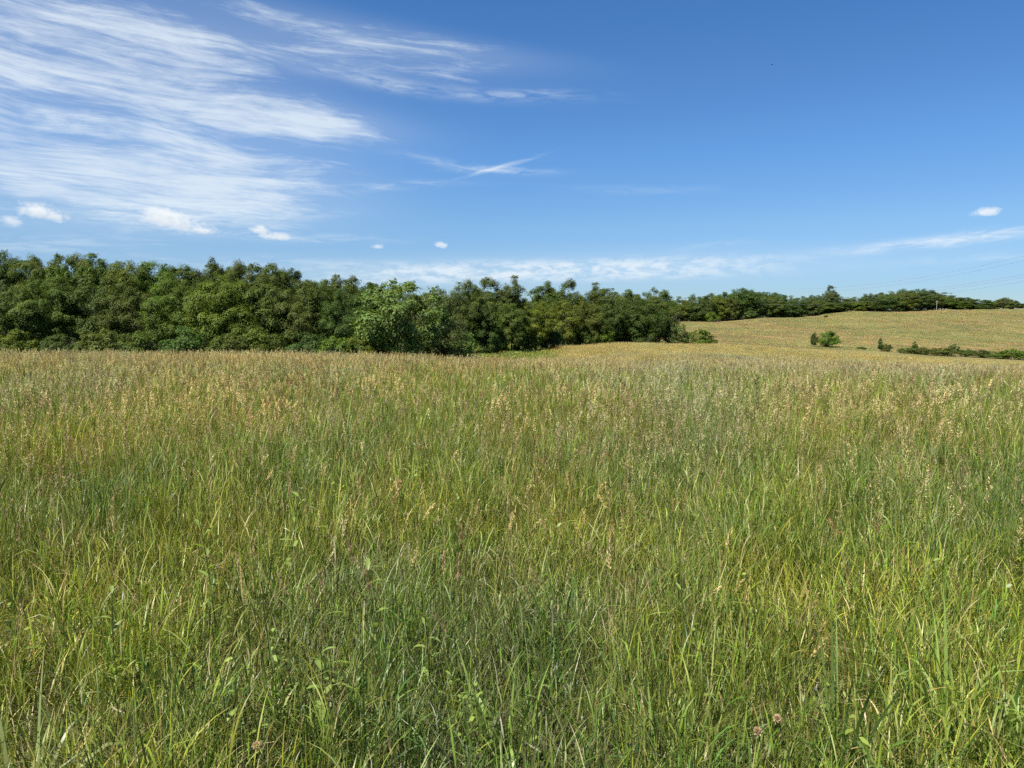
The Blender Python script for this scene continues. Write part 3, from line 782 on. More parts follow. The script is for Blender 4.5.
# ------------------------------------------------------------------ trees
def crown_mesh(seed, H_, Rx, base, nclump, leaf, shape='round', dens=1.0, sprigs=8, droop=0.2, hue=0.12, clump=(0.17, 0.27)):
    r = np.random.default_rng(seed)
    zc = (base + 1.0) * 0.5 * H_; hz = (1.0 - base) * 0.5 * H_
    lob = [(r.normal(0, 1, 3), r.uniform(0.5, 1.0)) for _ in range(7)]
    def env(d):
        e = np.ones(len(d)) * 0.86
        for k, w in lob:
            k = k / np.linalg.norm(k); e += 0.24 * w * np.clip(d @ k - 0.55, 0, 1) - 0.16 * w * np.clip(-(d @ k) - 0.7, 0, 1)
        return e
    d = r.normal(0, 1, (nclump * 3, 3)); d /= np.linalg.norm(d, axis=1)[:, None]
    if shape == 'spread': d = d[d[:, 2] > -0.25]
    elif shape == 'round': d = d[d[:, 2] > -0.85]
    d = d[:nclump]
    rad = env(d) * np.where(r.random(len(d)) < 0.72, r.uniform(0.78, 1.0, len(d)), r.uniform(0.3, 0.75, len(d)))
    prof = np.ones(len(d))
    if shape == 'tall': prof = np.clip(1.15 - 0.45 * d[:, 2], 0.6, 1.2)
    if shape == 'skirt': prof = np.where(d[:, 2] < 0, 1 + 0.18 * -d[:, 2], 1)
    c = np.stack([d[:, 0] * rad * Rx * prof, d[:, 1] * rad * Rx * prof, zc + d[:, 2] * rad * hz], 1)
    c[:, 2] = np.maximum(c[:, 2], 0.35)
    cr = Rx * r.uniform(clump[0], clump[1], len(c)) * (1.15 - 0.25 * np.clip(d[:, 2], 0, 1))
    # small leafy shoots past the outline
    ds = r.normal(0, 1, (sprigs, 3)); ds[:, 2] = np.abs(ds[:, 2]) + 0.1; ds /= np.linalg.norm(ds, axis=1)[:, None]
    rs = env(ds) * r.uniform(0.96, 1.06, sprigs)
    cs = np.stack([ds[:, 0] * rs * Rx, ds[:, 1] * rs * Rx, zc + ds[:, 2] * rs * hz], 1)
    centres = np.concatenate([c, cs]); radii = np.concatenate([cr, Rx * r.uniform(0.06, 0.12, sprigs)])
    Vs, Cs = [], []
    for ce, ra in zip(centres, radii):
        n = max(14, int(dens * 15.0 * ra * ra / (leaf * leaf)))
        outw = (ce - np.array((0, 0, zc))) / np.array((Rx, Rx, hz)); outw /= np.linalg.norm(outw) + 1e-6
        dd = r.normal(0, 1, (n, 3)) + outw * 0.55 + np.array((0, 0, 0.55)); dd /= np.linalg.norm(dd, axis=1)[:, None]
        rr = ra * np.where(r.random(n) < 0.78, r.uniform(0.72, 1.08, n), r.uniform(0.2, 0.8, n))
        wob = 1 + 0.28 * np.sin(dd @ r.normal(0, 3.2, 3) + r.uniform(0, 6)) + 0.18 * np.sin(dd @ r.normal(0, 6.5, 3))
        q = ce + dd * (rr * wob)[:, None] * np.array((1.15, 1.15, 0.72))
        nrm = dd * 0.8 + np.array((0, 0, 0.5)) + r.normal(0, 0.17, (n, 3)); nrm /= np.linalg.norm(nrm, axis=1)[:, None]
        ax = np.cross(nrm, r.normal(0, 1, (n, 3))); ax /= np.linalg.norm(ax, axis=1)[:, None] + 1e-9
        bx = np.cross(nrm, ax)
        L = leaf * r.uniform(0.65, 1.35, n)[:, None]
        dn = np.array((0, 0, -1.0)) * (droop * L)
        v = np.stack([q - ax * L * 0.55, q + bx * L * 0.34, q + ax * L * 0.6 + dn, q - bx * L * 0.34], 1)
        Vs.append(v.reshape(-1, 3))
        tone = r.uniform(1 - hue, 1 + hue)
        cc = np.array((0.075, 0.106, 0.019))[None] * (tone * r.uniform(0.86, 1.14, n))[:, None]
        cc = cc * np.stack([r.uniform(0.85, 1.2, n), np.ones(n), r.uniform(0.8, 1.2, n)], 1)
        Cs.append(np.repeat(cc, 4, 0))
    V = np.concatenate(Vs); F = np.arange(len(V)).reshape(-1, 4)
    fz = H_ / np.percentile(V[:, 2], 99.7); V[:, 2] *= fz; centres = centres * np.array((1, 1, fz))
    return mesh_np('crown', V, F, np.concatenate(Cs), mat=M_LEAF), centres, radii


def trunk_mesh(seed, H_, centres, base, r0, forks=1, mat=None, limbs=26):
    r = np.random.default_rng(seed + 1000); P = []
    top = H_ * 0.72
    stems_ = []
    for k in range(forks):
        a = 2 * math.pi * k / forks + r.uniform(0, 1); lean = 0 if forks == 1 else H_ * 0.10
        n = 8; zz = np.linspace(-0.25, top, n)
        wx = np.cumsum(r.normal(0, 0.012 * H_, n)); wy = np.cumsum(r.normal(0, 0.012 * H_, n)); wx -= wx[0]; wy -= wy[0]
        px_ = np.cos(a) * (0.12 * (forks > 1) + lean * (zz.clip(0) / top)) + wx; py_ = np.sin(a) * (0.12 * (forks > 1) + lean * (zz.clip(0) / top)) + wy
        pts = np.stack([px_, py_, zz], 1); rad = r0 * (1 - 0.86 * np.linspace(0, 1, n)) ; rad[0] *= 1.35
        rad = rad / math.sqrt(forks); P.append((pts, rad)); stems_.append((pts, rad))
    sel = r.permutation(len(centres))[:limbs]
    for i in sel:
        e = centres[i]; pts, rad = stems_[r.integers(len(stems_))]
        zt = np.clip(e[2] * r.uniform(0.5, 0.8), base * H_ * 0.7, top * 0.95)
        s = np.array([np.interp(zt, pts[:, 2], pts[:, k]) for k in range(3)]); rs = np.interp(zt, pts[:, 2], rad) * 0.5
        m = s * 0.5 + e * 0.5 + np.array((0, 0, -0.04 * H_)) + r.normal(0, 0.02 * H_, 3)
        t = np.linspace(0, 1, 5)[:, None]
        b = (1 - t) ** 2 * s + 2 * t * (1 - t) * m + t ** 2 * e
        P.append((b, np.linspace(rs, max(0.012, rs * 0.2), 5)))
    V, F = tube(P, 6)
    return mesh_np('trunk', V, F, smooth=True, mat=mat or M_BARK)


KINDS = {}
def kind(name, seed, H_, Rx, base, ncl, leaf, shape, r0=0.2, forks=1, limbs=26, **kw):
    cm, ce, ra = crown_mesh(seed, H_, Rx, base, ncl, leaf, shape, **kw)
    KINDS[name] = (H_, Rx, cm, trunk_mesh(seed, H_, ce, base, r0, forks, limbs=limbs))

for i in range(4): kind('round%d' % i, 100 + i, 12, 4.6, 0.10, (96, 70, 110, 84)[i], (0.16, 0.21, 0.14, 0.17)[i], 'round', 0.22)
for i in range(3): kind('skirt%d' % i, 120 + i, 10, 4.2, 0.02, (96, 76, 100)[i], (0.155, 0.20, 0.14)[i], 'skirt', 0.17, clump=(0.15, 0.25))
for i in range(3): kind('tall%d' % i, 140 + i, 13, 3.4, 0.10, 92, 0.16, 'tall', 0.2, clump=(0.19, 0.31), sprigs=10)
kind('spread0', 160, 11, 5.4, 0.42, 46, 0.20, 'spread', 0.22, clump=(0.10, 0.18))
kind('pale0', 173, 9.5, 4.6, 0.12, 84, 0.27, 'round', 0.12, forks=3, dens=0.85, sprigs=34, limbs=50, clump=(0.13, 0.21), droop=0.35)
for i in range(3): kind('shrub%d' % i, 180 + i, 3.4, 2.2, 0.0, 40, 0.15, 'skirt', 0.05, forks=3, clump=(0.18, 0.30), limbs=18)
for i in range(4): kind('far%d' % i, 200 + i, 12, 5.2, 0.0, 84, 0.28, 'skirt', 0.22, clump=(0.16, 0.27), sprigs=6)

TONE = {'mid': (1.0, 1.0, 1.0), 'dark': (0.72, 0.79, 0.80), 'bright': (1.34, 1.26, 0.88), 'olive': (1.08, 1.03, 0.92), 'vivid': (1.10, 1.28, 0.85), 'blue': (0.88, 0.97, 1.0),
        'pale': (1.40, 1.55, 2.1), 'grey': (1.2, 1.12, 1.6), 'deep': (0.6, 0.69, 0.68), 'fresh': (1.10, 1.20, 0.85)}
_first = {}
def tree(kname, px, top, Y, wpx=None, tone='mid', label='', name='broadleaf_tree', cat='tree', group=None, base_py=None):
    H_, Rx, cm, tm = KINDS[kname]
    p = at(px, top, Y); x, y = float(p[0]), float(p[1]); g = h1(x, y)
    hh = p[2] - g
    sz = hh / H_; sx = sz if wpx is None else (wpx * 0.5 * Y / FPX) / Rx
    key = kname
    if key not in _first:
        e = empty(name, (0, 0, 0)); c = obj('crown', cm, e); t = obj('trunk', tm, e); _first[key] = (e, c, t)
    else:
        e0, c0, t0 = _first[key]
        e = e0.copy(); c = c0.copy(); t = t0.copy(); c.parent = e; t.parent = e
        for q in (e, c, t): COL.objects.link(q)
        e.name = name
    for k in list(e.keys()): del e[k]
    e.location = (x, y, g - 0.05); e.scale = (sx, sx * random.uniform(0.92, 1.08), sz); e.rotation_euler = (0, 0, random.uniform(0, 6.28))
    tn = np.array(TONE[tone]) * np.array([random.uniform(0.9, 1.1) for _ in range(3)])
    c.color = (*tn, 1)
    tag(e, label, cat, group)
    return e

G_NEAR = 'trees of the near wood behind the meadow'
G_MID = 'trees of the wood edge in the middle'
G_FAR = 'trees of the distant tree line'

def build_wood():
    # front row on the left, leaves down to the grass
    front = [(-70, 285, 74, 62, 'skirt0', 'mid', 'leafy tree at the very left end of the wood edge, half out of view'),
             (2, 292, 74, 58, 'skirt1', 'mid', 'low rounded green tree at the left edge of the photo below the small twin clouds'),
             (46, 278, 76, 62, 'round0', 'olive', 'olive green tree with layered boughs second from the left end of the wood edge'),
             (92, 276, 77, 56, 'round1', 'dark', 'dark tree with deep shadowed hollows at the wood edge, left of the big white cloud'),
             (132, 284, 76, 54, 'skirt2', 'mid', 'mid green bushy tree at the wood edge just left of below the big white cloud'),
             (176, 279, 75, 58, 'round2', 'fresh', 'soft light green feathery tree at the wood edge below the big white cloud'),
             (220, 276, 74, 64, 'skirt0', 'bright', 'broad yellow green rounded tree at the wood edge right of the big white cloud'),
             (262, 284, 75, 52, 'skirt1', 'mid', 'green round tree at the wood edge below the slanting small white cloud'),
             (300, 281, 76, 56, 'round3', 'olive', 'olive green tree at the wood edge under the dip in the skyline'),
             (345, 290, 74, 50, 'skirt2', 'dark', 'dark green tree directly left of the pale leaved tree')]
    for px, top, Y, w, k, tone, lab in front: tree(k, px, top, Y, w, tone, lab)
    # the skyline row
    sky = [(-45, 258, 90, 62, 'round1', 'mid', None), (2, 252, 92, 42, 'round3', 'dark', 'dark tall crown cut by the left edge of the photo, highest at that end'),
           (32, 258, 91, 50, 'round2', 'mid', 'wide green crown in the skyline right of the dark one at the left edge'),
           (64, 255, 92, 40, 'round1', 'olive', 'tall pointed crown in the left skyline, first of the two twin peaks'),
           (92, 254, 93, 44, 'tall2', 'mid', 'tall crown with loose twigs in the left skyline, second of the two twin peaks'),
           (124, 262, 90, 50, 'round3', 'bright', 'smooth light green rounded crown in the skyline left of the big white cloud'),
           (154, 263, 92, 48, 'round0', 'fresh', 'feathery soft green crown in the skyline straight under the big white cloud'),
           (186, 269, 90, 42, 'round1', 'mid', 'lower green crown in the dip left of the small dark pointed crown'),
           (213, 259, 96, 26, 'tall0', 'deep', 'small dark narrow crown poking above the skyline right of the big white cloud'),
           (243, 263, 92, 46, 'round2', 'olive', 'olive crown in the skyline just left of the slanting small cloud'),
           (270, 264, 91, 40, 'round3', 'mid', 'green crown in the skyline under the slanting small white cloud'),
           (293, 270, 94, 34, 'tall1', 'deep', 'dark narrow crown at the right end of the high left skyline'),
           (318, 280, 90, 44, 'round0', 'mid', 'lower green crown right of the dark narrow one, where the skyline drops'),
           (342, 275, 92, 40, 'round1', 'olive', 'rounded olive crown in the skyline left of the pale leaved tree'),
           (368, 283, 90, 40, 'tall2', 'dark', 'dark crown behind the left shoulder of the pale leaved tree')]
    for px, top, Y, w, k, tone, lab in sky:
        tree(k, px, top, Y, w, tone, lab or 'green crown at the left end of the skyline beyond the photo edge')
    for i, px in enumerate(range(-90, 400, 27)):
        tree('round%d' % (i % 4), px, np.interp(px, (0, 20, 60, 85, 110, 150, 182, 213, 245, 268, 292, 318, 342, 366, 400), (255, 260, 257, 257, 263, 264, 269, 264, 265, 265, 274, 283, 278, 285, 288)) + 1.5 * math.sin(i * 1.7), 108 + 3 * (i % 3), 60, ('mid', 'dark', 'olive')[i % 3],
             'green tree inside the near wood, mostly hidden behind the front rows', group=G_NEAR)
    # pale leaved tree standing out in front
    tree('pale0', 401, 281, 66, 92, 'pale', 'pale silvery leaved open tree with thin forked stems standing before the wood')
    tree('round2', 384, 296, 82, 46, 'dark', 'dark tree seen through the gaps of the pale leaved tree, on its left')
    tree('round0', 418, 294, 83, 46, 'mid', 'green tree filling in behind the right half of the pale leaved tree')
    tree('skirt0', 440, 289, 74, 46, 'grey', 'greyish green bushy tree touching the right side of the pale leaved tree')
    # middle wood edge
    mid = [(464, 281, 90, 40, 'round2', 'olive', 'olive tree in the middle wood, first right of the gap beside the pale tree'),
           (488, 278, 97, 40, 'tall1', 'mid', 'tall green tree rising left of the middle skyline peak'),
           (512, 276, 98, 32, 'tall2', 'mid', 'tall crown forming the peak of the middle wood skyline'),
           (482, 305, 90, 34, 'skirt1', 'dark', 'dark low tree at the wood edge where the green slope begins'),
           (512, 304, 93, 36, 'round3', 'mid', 'rounded tree at the wood edge under the middle skyline peak'),
           (545, 282, 110, 32, 'tall0', 'fresh', 'light green loose crown just right of the notch in the middle skyline'),
           (570, 280, 112, 28, 'tall1', 'olive', 'second loose tufted crown right of the notch in the middle skyline'),
           (598, 283, 114, 30, 'tall2', 'mid', 'third tufted crown right of the notch with open twiggy top'),
           (536, 302, 97, 38, 'round0', 'bright', 'sunlit yellow green tree at the wood edge above the green slope'),
           (562, 300, 103, 36, 'round1', 'bright', 'sunlit green tree in the middle of the wood edge above the straw crest'),
           (588, 302, 106, 34, 'skirt2', 'olive', 'olive tree at the wood edge left of the dark rounded end tree'),
           (612, 298, 110, 34, 'round2', 'dark', 'dark green tree at the wood edge, next to last before its right end'),
           (646, 300, 112, 48, 'skirt0', 'deep', 'dark rounded dense tree closing the right end of the middle wood'),
           (626, 290, 120, 34, 'round3', 'mid', 'green crown behind the dark rounded end tree, left of the umbrella crown'),
           (657, 288, 138, 42, 'spread0', 'blue', 'umbrella shaped spreading crown with sky gaps behind the dark end tree')]
    for px, top, Y, w, k, tone, lab in mid: tree(k, px, top, Y, w, tone, lab)
    for i, px in enumerate((430, 455, 480, 500, 522, 545, 566, 588, 610, 632, 652)):
        tree('round%d' % (i % 4), px, 293 + 5 * math.sin(i * 2.1), 128 + (i % 3) * 4, 46, ('mid', 'dark')[i % 2],
             'green tree inside the middle wood, mostly hidden behind its front trees', group=G_MID)
    # undergrowth bushes along the foot of the wood
    labs = {}
    for px, w_, tp in ((378, 34, 333), (404, 34, 336), (428, 32, 332)):
        tree('shrub%d' % (px % 3), px, tp, 77, w_ * 1.2, 'dark', 'dark bush in the shade behind the thin stems of the pale leaved tree', 'bush', 'bush', 'dark bushes behind the pale leaved tree')
    for i, (px, top, Y, w, tone) in enumerate([(-30, 332, 66, 40, 'mid'), (14, 330, 66, 44, 'bright'), (58, 334, 66, 40, 'mid'), (98, 328, 67, 42, 'olive'), (140, 331, 67, 46, 'mid'),
                                               (186, 326, 67, 48, 'blue'), (228, 333, 66, 40, 'mid'), (262, 328, 67, 42, 'fresh'), (306, 332, 66, 40, 'dark'),
                                               (336, 336, 64, 34, 'fresh'), (362, 332, 64, 40, 'bright'), (440, 334, 74, 30, 'grey'), (462, 330, 80, 34, 'pale'),
                                               (496, 328, 92, 26, 'mid'), (524, 329, 96, 28, 'fresh'), (552, 328, 99, 26, 'dark'), (582, 328, 104, 26, 'mid'), (604, 329, 106, 24, 'fresh')]):
        L = {1: 'bright green bush at the foot of the wood by the left photo edge', 5: 'bluish green broad bush at the foot of the wood below the big cloud',
             8: 'dark bush at the foot of the wood under the skyline dip', 9: 'fresh green low bush left of the pale leaved tree, farther from it',
             10: 'bright yellow green bush touching the left foot of the pale leaved tree', 11: 'greyish bush at the right foot of the pale leaved tree',
             12: 'pale silvery bush where the green slope meets the wood', 15: 'dark bush at the wood foot above the straw crest'}.get(i)
        tree('shrub%d' % (i % 3), px, top, Y, w, tone, L or 'green bush in the undergrowth at the foot of the wood', 'bush', 'bush', None if L else 'bushes along the foot of the wood')
    tree('shrub1', 622, 330, 113, 24, 'dark', 'dark low bush closing the gap left of the dark rounded end tree', 'bush', 'bush')
    # right end of the middle wood
    tree('shrub0', 676, 323, 112, 26, 'grey', 'grey green loose bush right of the dark rounded end tree', 'bush', 'bush')
    tree('shrub1', 699, 329, 112, 26, 'vivid', 'fresh green low bush at the right tip of the middle wood', 'bush', 'bush')
    tree('shrub2', 712, 335, 112, 12, 'fresh', 'smallest green bush trailing off the right tip of the wood', 'bush', 'bush')
    # valley bushes
    tree('shrub1', 829, 331, 186, 22, 'vivid', 'round green bush standing alone in the valley before the far field', 'bush', 'bush')
    tree('tall2', 814.5, 332, 184, 6.5, 'dark', 'narrow dark sapling just left of the lone round bush', 'sapling', 'tree')
    tree('tall0', 880.5, 338, 178, 4.5, 'dark', 'thin dark sapling left of the low bush row in the valley', 'sapling', 'tree')
    tree('shrub0', 887, 344, 178, 11, 'mid', 'small bush at the foot of the thin dark sapling in the valley', 'bush', 'bush')
    tree('shrub2', 861, 346.5, 182, 10, 'mid', 'tiny low bush alone between the lone round bush and the thin sapling', 'bush', 'bush')
    tree('tall1', 915, 341.5, 176, 5, 'dark', 'short dark sapling sticking up from the left of the bush row', 'sapling', 'tree')
    tree('round1', 955, 344, 172, 10, 'dark', 'dark little tree standing highest in the valley bush row', 'sapling', 'tree')
    for i, (px, top, w, tone) in enumerate([(908, 348, 20, 'mid'), (924, 347, 22, 'olive'), (941, 348, 20, 'mid'), (966, 348.5, 16, 'mid'), (981, 350, 18, 'dark'), (997, 350.5, 20, 'vivid'), (1012, 349, 18, 'vivid'), (1028, 350, 22, 'vivid'), (1046, 351, 22, 'vivid')]):
        tree('shrub%d' % (i % 3), px, top - 0.4 + 0.9 * (i % 2), 172 - i, w * (0.85 + 0.25 * (i % 3)), tone, 'low bush in the bush row along the valley bottom' if i < 5 else 'brighter green low bush at the right end of the valley bush row',
             'bush', 'bush', 'low bushes of the valley row' if i < 5 else 'bright bushes at the right end of the valley row')
    # far tree line
    skyl = [(664, 300), (690, 296), (700, 294), (722, 293), (745, 289), (768, 291), (790, 296), (810, 294), (822, 296), (850, 297), (868, 294), (888, 292), (905, 289), (920, 288), (936, 291), (956, 296), (972, 298.5), (985, 301)]
    basl = [(664, 322), (690, 322), (760, 318), (820, 314), (860, 311), (940, 309), (990, 308)]
    sx_, sy_ = zip(*skyl); bx_, by_ = zip(*basl)
    Yx = lambda px: np.interp(px, (664, 690, 760, 850, 940, 1024), (325, 332, 352, 382, 412, 424))
    far_labs = {'dark': 'dark green tree in the front of the distant tree line', 'mid': 'mid green tree in the front of the distant tree line', 'olive': 'olive tree in the front of the distant tree line',
                'bright': 'lighter yellow green tree in the front of the distant tree line', 'blue': 'bluish green tree in the front of the distant tree line'}
    px, i = 660.0, 0
    seq = ['dark', 'mid', 'olive', 'mid', 'dark', 'bright', 'mid', 'dark', 'blue', 'mid', 'olive', 'dark']
    while px < 984:
        top = np.interp(px, sx_, sy_) + random.uniform(2.5, 6.5)
        tone = seq[i % len(seq)]
        tree('far%d' % (i % 4), px, top, Yx(px) + random.uniform(2, 7), random.uniform(18, 25), tone, far_labs[tone], group=G_FAR + ', front, ' + tone)
        px += random.uniform(9.5, 13.5); i += 1
    px = 655.0
    while px < 980:
        top = np.interp(px, sx_, sy_) + random.uniform(-0.6, 1.5)
        tree('far%d' % (i % 4), px, top, Yx(px) + random.uniform(18, 30), random.uniform(18, 26), ('mid', 'dark', 'blue', 'olive')[i % 4],
             'crown showing above the front trees of the distant tree line', group=G_FAR + ', behind')
        px += random.uniform(11, 15); i += 1
    tree('tall1', 831, 285.5, Yx(831) + 10, 13, 'blue', 'tall lone crown rising well above the distant tree line')
    tree('far1', 745, 288.5, Yx(745) + 4, 34, 'dark', 'broad dark domed tree at the left high point of the distant line')
    tree('shrub2', 712, 312, Yx(712) - 4, 15, 'bright', 'light green bush before the distant tree line above the pale strip', 'bush', 'bush')
    tree('shrub0', 750, 310, Yx(750) - 4, 16, 'grey', 'greyish bush before the broad dark domed tree', 'bush', 'bush')
    # much farther, right edge; distance haze put into the grey and blue leaf tones
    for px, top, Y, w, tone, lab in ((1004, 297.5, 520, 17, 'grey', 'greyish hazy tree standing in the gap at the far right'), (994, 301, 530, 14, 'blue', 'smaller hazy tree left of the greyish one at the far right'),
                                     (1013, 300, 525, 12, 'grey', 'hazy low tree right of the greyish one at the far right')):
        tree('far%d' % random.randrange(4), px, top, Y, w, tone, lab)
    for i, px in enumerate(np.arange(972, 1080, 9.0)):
        tree('far%d' % (i % 4), float(px), 302.5 + random.uniform(-1, 1), 830 + random.uniform(0, 40), 17, 'blue', 'bluish haze toned tree on the farthest ridge at the right', group='trees on the farthest ridge')
build_wood()

# ------------------------------------------------------------------ details
def leaf_blade(r, L, W, n=5, droop=0.6):
    t = np.linspace(0, 1, n + 1); th = 0.25 + droop * t
    x = np.concatenate([[0], np.cumsum(np.cos(th[1:]) * L / n)]); z = np.concatenate([[0], np.cumsum(-np.sin(th[1:]) * L / n + 0.25 * L / n)])
    w = W * np.sin(np.pi * np.clip(t * 0.96 + 0.04, 0, 1)) ** 0.8
    V = np.concatenate([np.stack([x, -w / 2, z + w * 0.22], 1), np.stack([x, 0 * w, z], 1), np.stack([x, w / 2, z + w * 0.22], 1)])
    i = np.arange(n); k = n + 1
    F = np.concatenate([np.stack([i, i + 1, i + 1 + k, i + k], 1), np.stack([i + k, i + 1 + k, i + 1 + 2 * k, i + 2 * k], 1)])
    return V, F


def broad_weed(x, y, hgt, L, W, nl, label, seed, col=(0.20, 0.27, 0.06), group=None):
    r = np.random.default_rng(seed); e = empty('broadleaf_weed', (x, y, h1(x, y)))
    bend = r.normal(0, 0.05, 2)
    zz = np.linspace(-0.03, hgt, 6); pts = np.stack([bend[0] * (zz / hgt) ** 2, bend[1] * (zz / hgt) ** 2, zz], 1)
    V, F = tube([(pts, np.linspace(0.005, 0.002, 6))], 5)
    obj('stem', mesh_np('stem', V, F, np.tile((0.12, 0.15, 0.05), (len(V), 1)), smooth=True, mat=M_WEED), e)
    for k in range(nl):
        f = 0.35 + 0.65 * k / max(1, nl - 1); z = hgt * f
        v, fa = leaf_blade(r, L * (1.15 - 0.5 * f) * r.uniform(0.8, 1.2), W * r.uniform(0.8, 1.2) * (1.1 - 0.4 * f), droop=r.uniform(0.1, 0.9))
        a = k * 2.4 + r.normal(0, 0.3); up = r.uniform(0.1, 0.6) + 0.4 * f
        c, s = math.cos(up), math.sin(up); v = np.stack([v[:, 0] * c - v[:, 2] * s, v[:, 1], v[:, 0] * s + v[:, 2] * c], 1)
        ca, sa = math.cos(a), math.sin(a); v = np.stack([v[:, 0] * ca - v[:, 1] * sa, v[:, 0] * sa + v[:, 1] * ca, v[:, 2]], 1)
        v += np.array((np.interp(z, zz, pts[:, 0]), np.interp(z, zz, pts[:, 1]), z))
        cc = np.tile(np.array(col) * r.uniform(0.8, 1.2), (len(v), 1))
        obj('leaf', mesh_np('leaf', v * 1.0, fa, cc, smooth=True, mat=M_WEED), e)
    return tag(e, label, 'weed', group)


def build_forbs():
    W = [(430, 618, 0.50, 0.105, 0.030, 12, 'light green leafy weed with pointed leaves low in the middle of the meadow'),
         (322, 655, 0.46, 0.12, 0.040, 14, 'broad leaved pale green weed in the grass left of the middle'),
         (228, 704, 0.38, 0.10, 0.030, 9, 'single bright leaved weed above the pink clover head'),
         (378, 574, 0.58, 0.12, 0.034, 10, 'weed with two spread leaves among reddish grass left of the middle'),
         (212, 522, 0.74, 0.12, 0.036, 16, 'tall leafy weed rising on the left beside a tan grass plume'),
         (287, 492, 0.74, 0.12, 0.038, 16, 'leafy weed farther back on the left in the middle meadow'),
         (690, 592, 0.52, 0.09, 0.026, 11, 'small leafy weed right of the middle in tall green grass'),
         (700, 640, 0.42, 0.09, 0.028, 12, 'yellow green leafy weed low on the right of the middle'),
         (524, 700, 0.32, 0.08, 0.024, 9, 'short weed near the bottom edge right of the middle'),
         (560, 590, 0.50, 0.09, 0.024, 9, 'slim weed with small leaves in the centre of the near grass'),
         (110, 600, 0.50, 0.09, 0.028, 11, 'leafy weed amid pale dry grass at the left')]
    for i, (px, py, hg, L, w, n, lab) in enumerate(W):
        x, y = hit(px, py, hg); broad_weed(x, y, hg + 0.02, L * 0.9, w * 0.8, max(6, int(n * 0.7)), lab, 300 + i, (0.22, 0.29, 0.065))
    # dark upright weeds seen against the straw crest
    for i, (px, py, lab) in enumerate(((567, 361, 'dark upright weed standing against the straw crest in the middle'), (288, 384, 'dark upright weed in the brown seed heads on the left'),
                                       (757, 377, 'dark upright weed in the straw grass right of the middle'))):
        x, y = hit(px, py + (3 if i == 0 else 4), (0.62 if i == 0 else 0.95))
        broad_weed(x, y, (0.95, 0.95, 1.0)[i], (0.17, 0.13, 0.15)[i], (0.05, 0.035, 0.04)[i], (34, 26, 26)[i], lab, 340 + i, (0.105, 0.135, 0.04))
    # whorled star-shaped stem at the lower left
    # broad bladed grass clumps
    for i, (px, py, n, hl, lab) in enumerate(((962, 612, 26, 0.62, 'clump of broad bright green blades bending over at the lower right'), (1012, 632, 16, 0.58, 'small clump of broad arching blades by the right photo edge'),
                                              (842, 632, 12, 0.62, 'upright bluish green blade clump left of the broad bright clump'), (14, 700, 20, 0.52, 'clump of pale arching blades in the lower left corner'),
                                              (505, 668, 12, 0.48, 'bright upright blade clump at the bottom middle'))):
        r = np.random.default_rng(400 + i); x, y = hit(px, py, hl * 0.98)
        e = empty('broad_grass_clump', (x, y, h1(x, y)))
        for k in range(n):
            a = r.uniform(0, 6.28, 1); b = np.array([[0.10 * r.random() * math.cos(a[0]), 0.10 * r.random() * math.sin(a[0]), -0.02]])
            bend = r.random() < (0.3 if i in (2, 4) else 0.75)
            V, F, t, _ = ribbons(1, b, np.array([hl * r.uniform(0.8, 1.25)]), np.array([r.uniform(0.011, 0.018)]), np.array([abs(r.normal(0.12, 0.12))]), np.array([r.uniform(0.3, 0.7) + 1.2 * bend]), 9, az=a,
                                 twist=0.5, fold=(np.array([r.uniform(0.62, 0.82)]), np.array([1.7 if bend else 0.0])), r=r)
            base = {2: (0.15, 0.225, 0.055), 3: (0.26, 0.30, 0.11)}.get(i, (0.24, 0.33, 0.07))
            c = np.tile(np.array(base) * r.uniform(0.8, 1.2), (V.reshape(-1, 3).shape[0], 1))
            obj('blade', mesh_np('blade', V.reshape(-1, 3), F, c, smooth=True, mat=M_WEED), e)
        tag(e, lab, 'grass clump')
    # fading clover heads
    for i, (px, py, lab) in enumerate(((257, 747, 'faded pinkish clover head on a thin stalk at the bottom left'), (757, 744, 'faded clover head at the bottom right, the lower of the pair'), (777, 731, 'pinkish clover head at the bottom right, the upper of the pair'))):
        r = np.random.default_rng(450 + i); hz = 0.52
        x, y = hit(px, py, hz); g = h1(x, y)
        e = empty('clover_flower', (x, y, g))
        zz = np.linspace(-0.02, hz, 7); pts = np.stack([0.25 * (1 - (zz / hz).clip(0) ** 0.7), 0.05 * (1 - zz / hz), zz], 1)
        V, F = tube([(pts, np.linspace(0.0022, 0.0014, 7))], 5)
        obj('stem', mesh_np('stem', V, F, np.tile((0.14, 0.17, 0.06), (len(V), 1)), smooth=True, mat=M_WEED), e)
        n = 130; d = r.normal(0, 1, (n, 3)); d /= np.linalg.norm(d, axis=1)[:, None]
        q = d * 0.005; T_ = d + np.array((0, 0, 0.5)); T_ /= np.linalg.norm(T_, axis=1)[:, None]
        S = np.cross(T_, r.normal(0, 1, (n, 3))); S /= np.linalg.norm(S, axis=1)[:, None]
        L = r.uniform(0.006, 0.010, n)[:, None]
        v = np.stack([q, q + T_ * L * 0.6 + S * 0.002, q + T_ * L, q + T_ * L * 0.6 - S * 0.002], 1).reshape(-1, 3) + np.array((0, 0, hz))
        cc = np.repeat(np.array((0.58, 0.41, 0.27))[None] * r.uniform(0.7, 1.2, n)[:, None], 4, 0)
        obj('flower_head', mesh_np('flower_head', v, np.arange(4 * n).reshape(-1, 4), cc, mat=M_WEED), e)
        tag(e, lab, 'clover')
build_forbs()


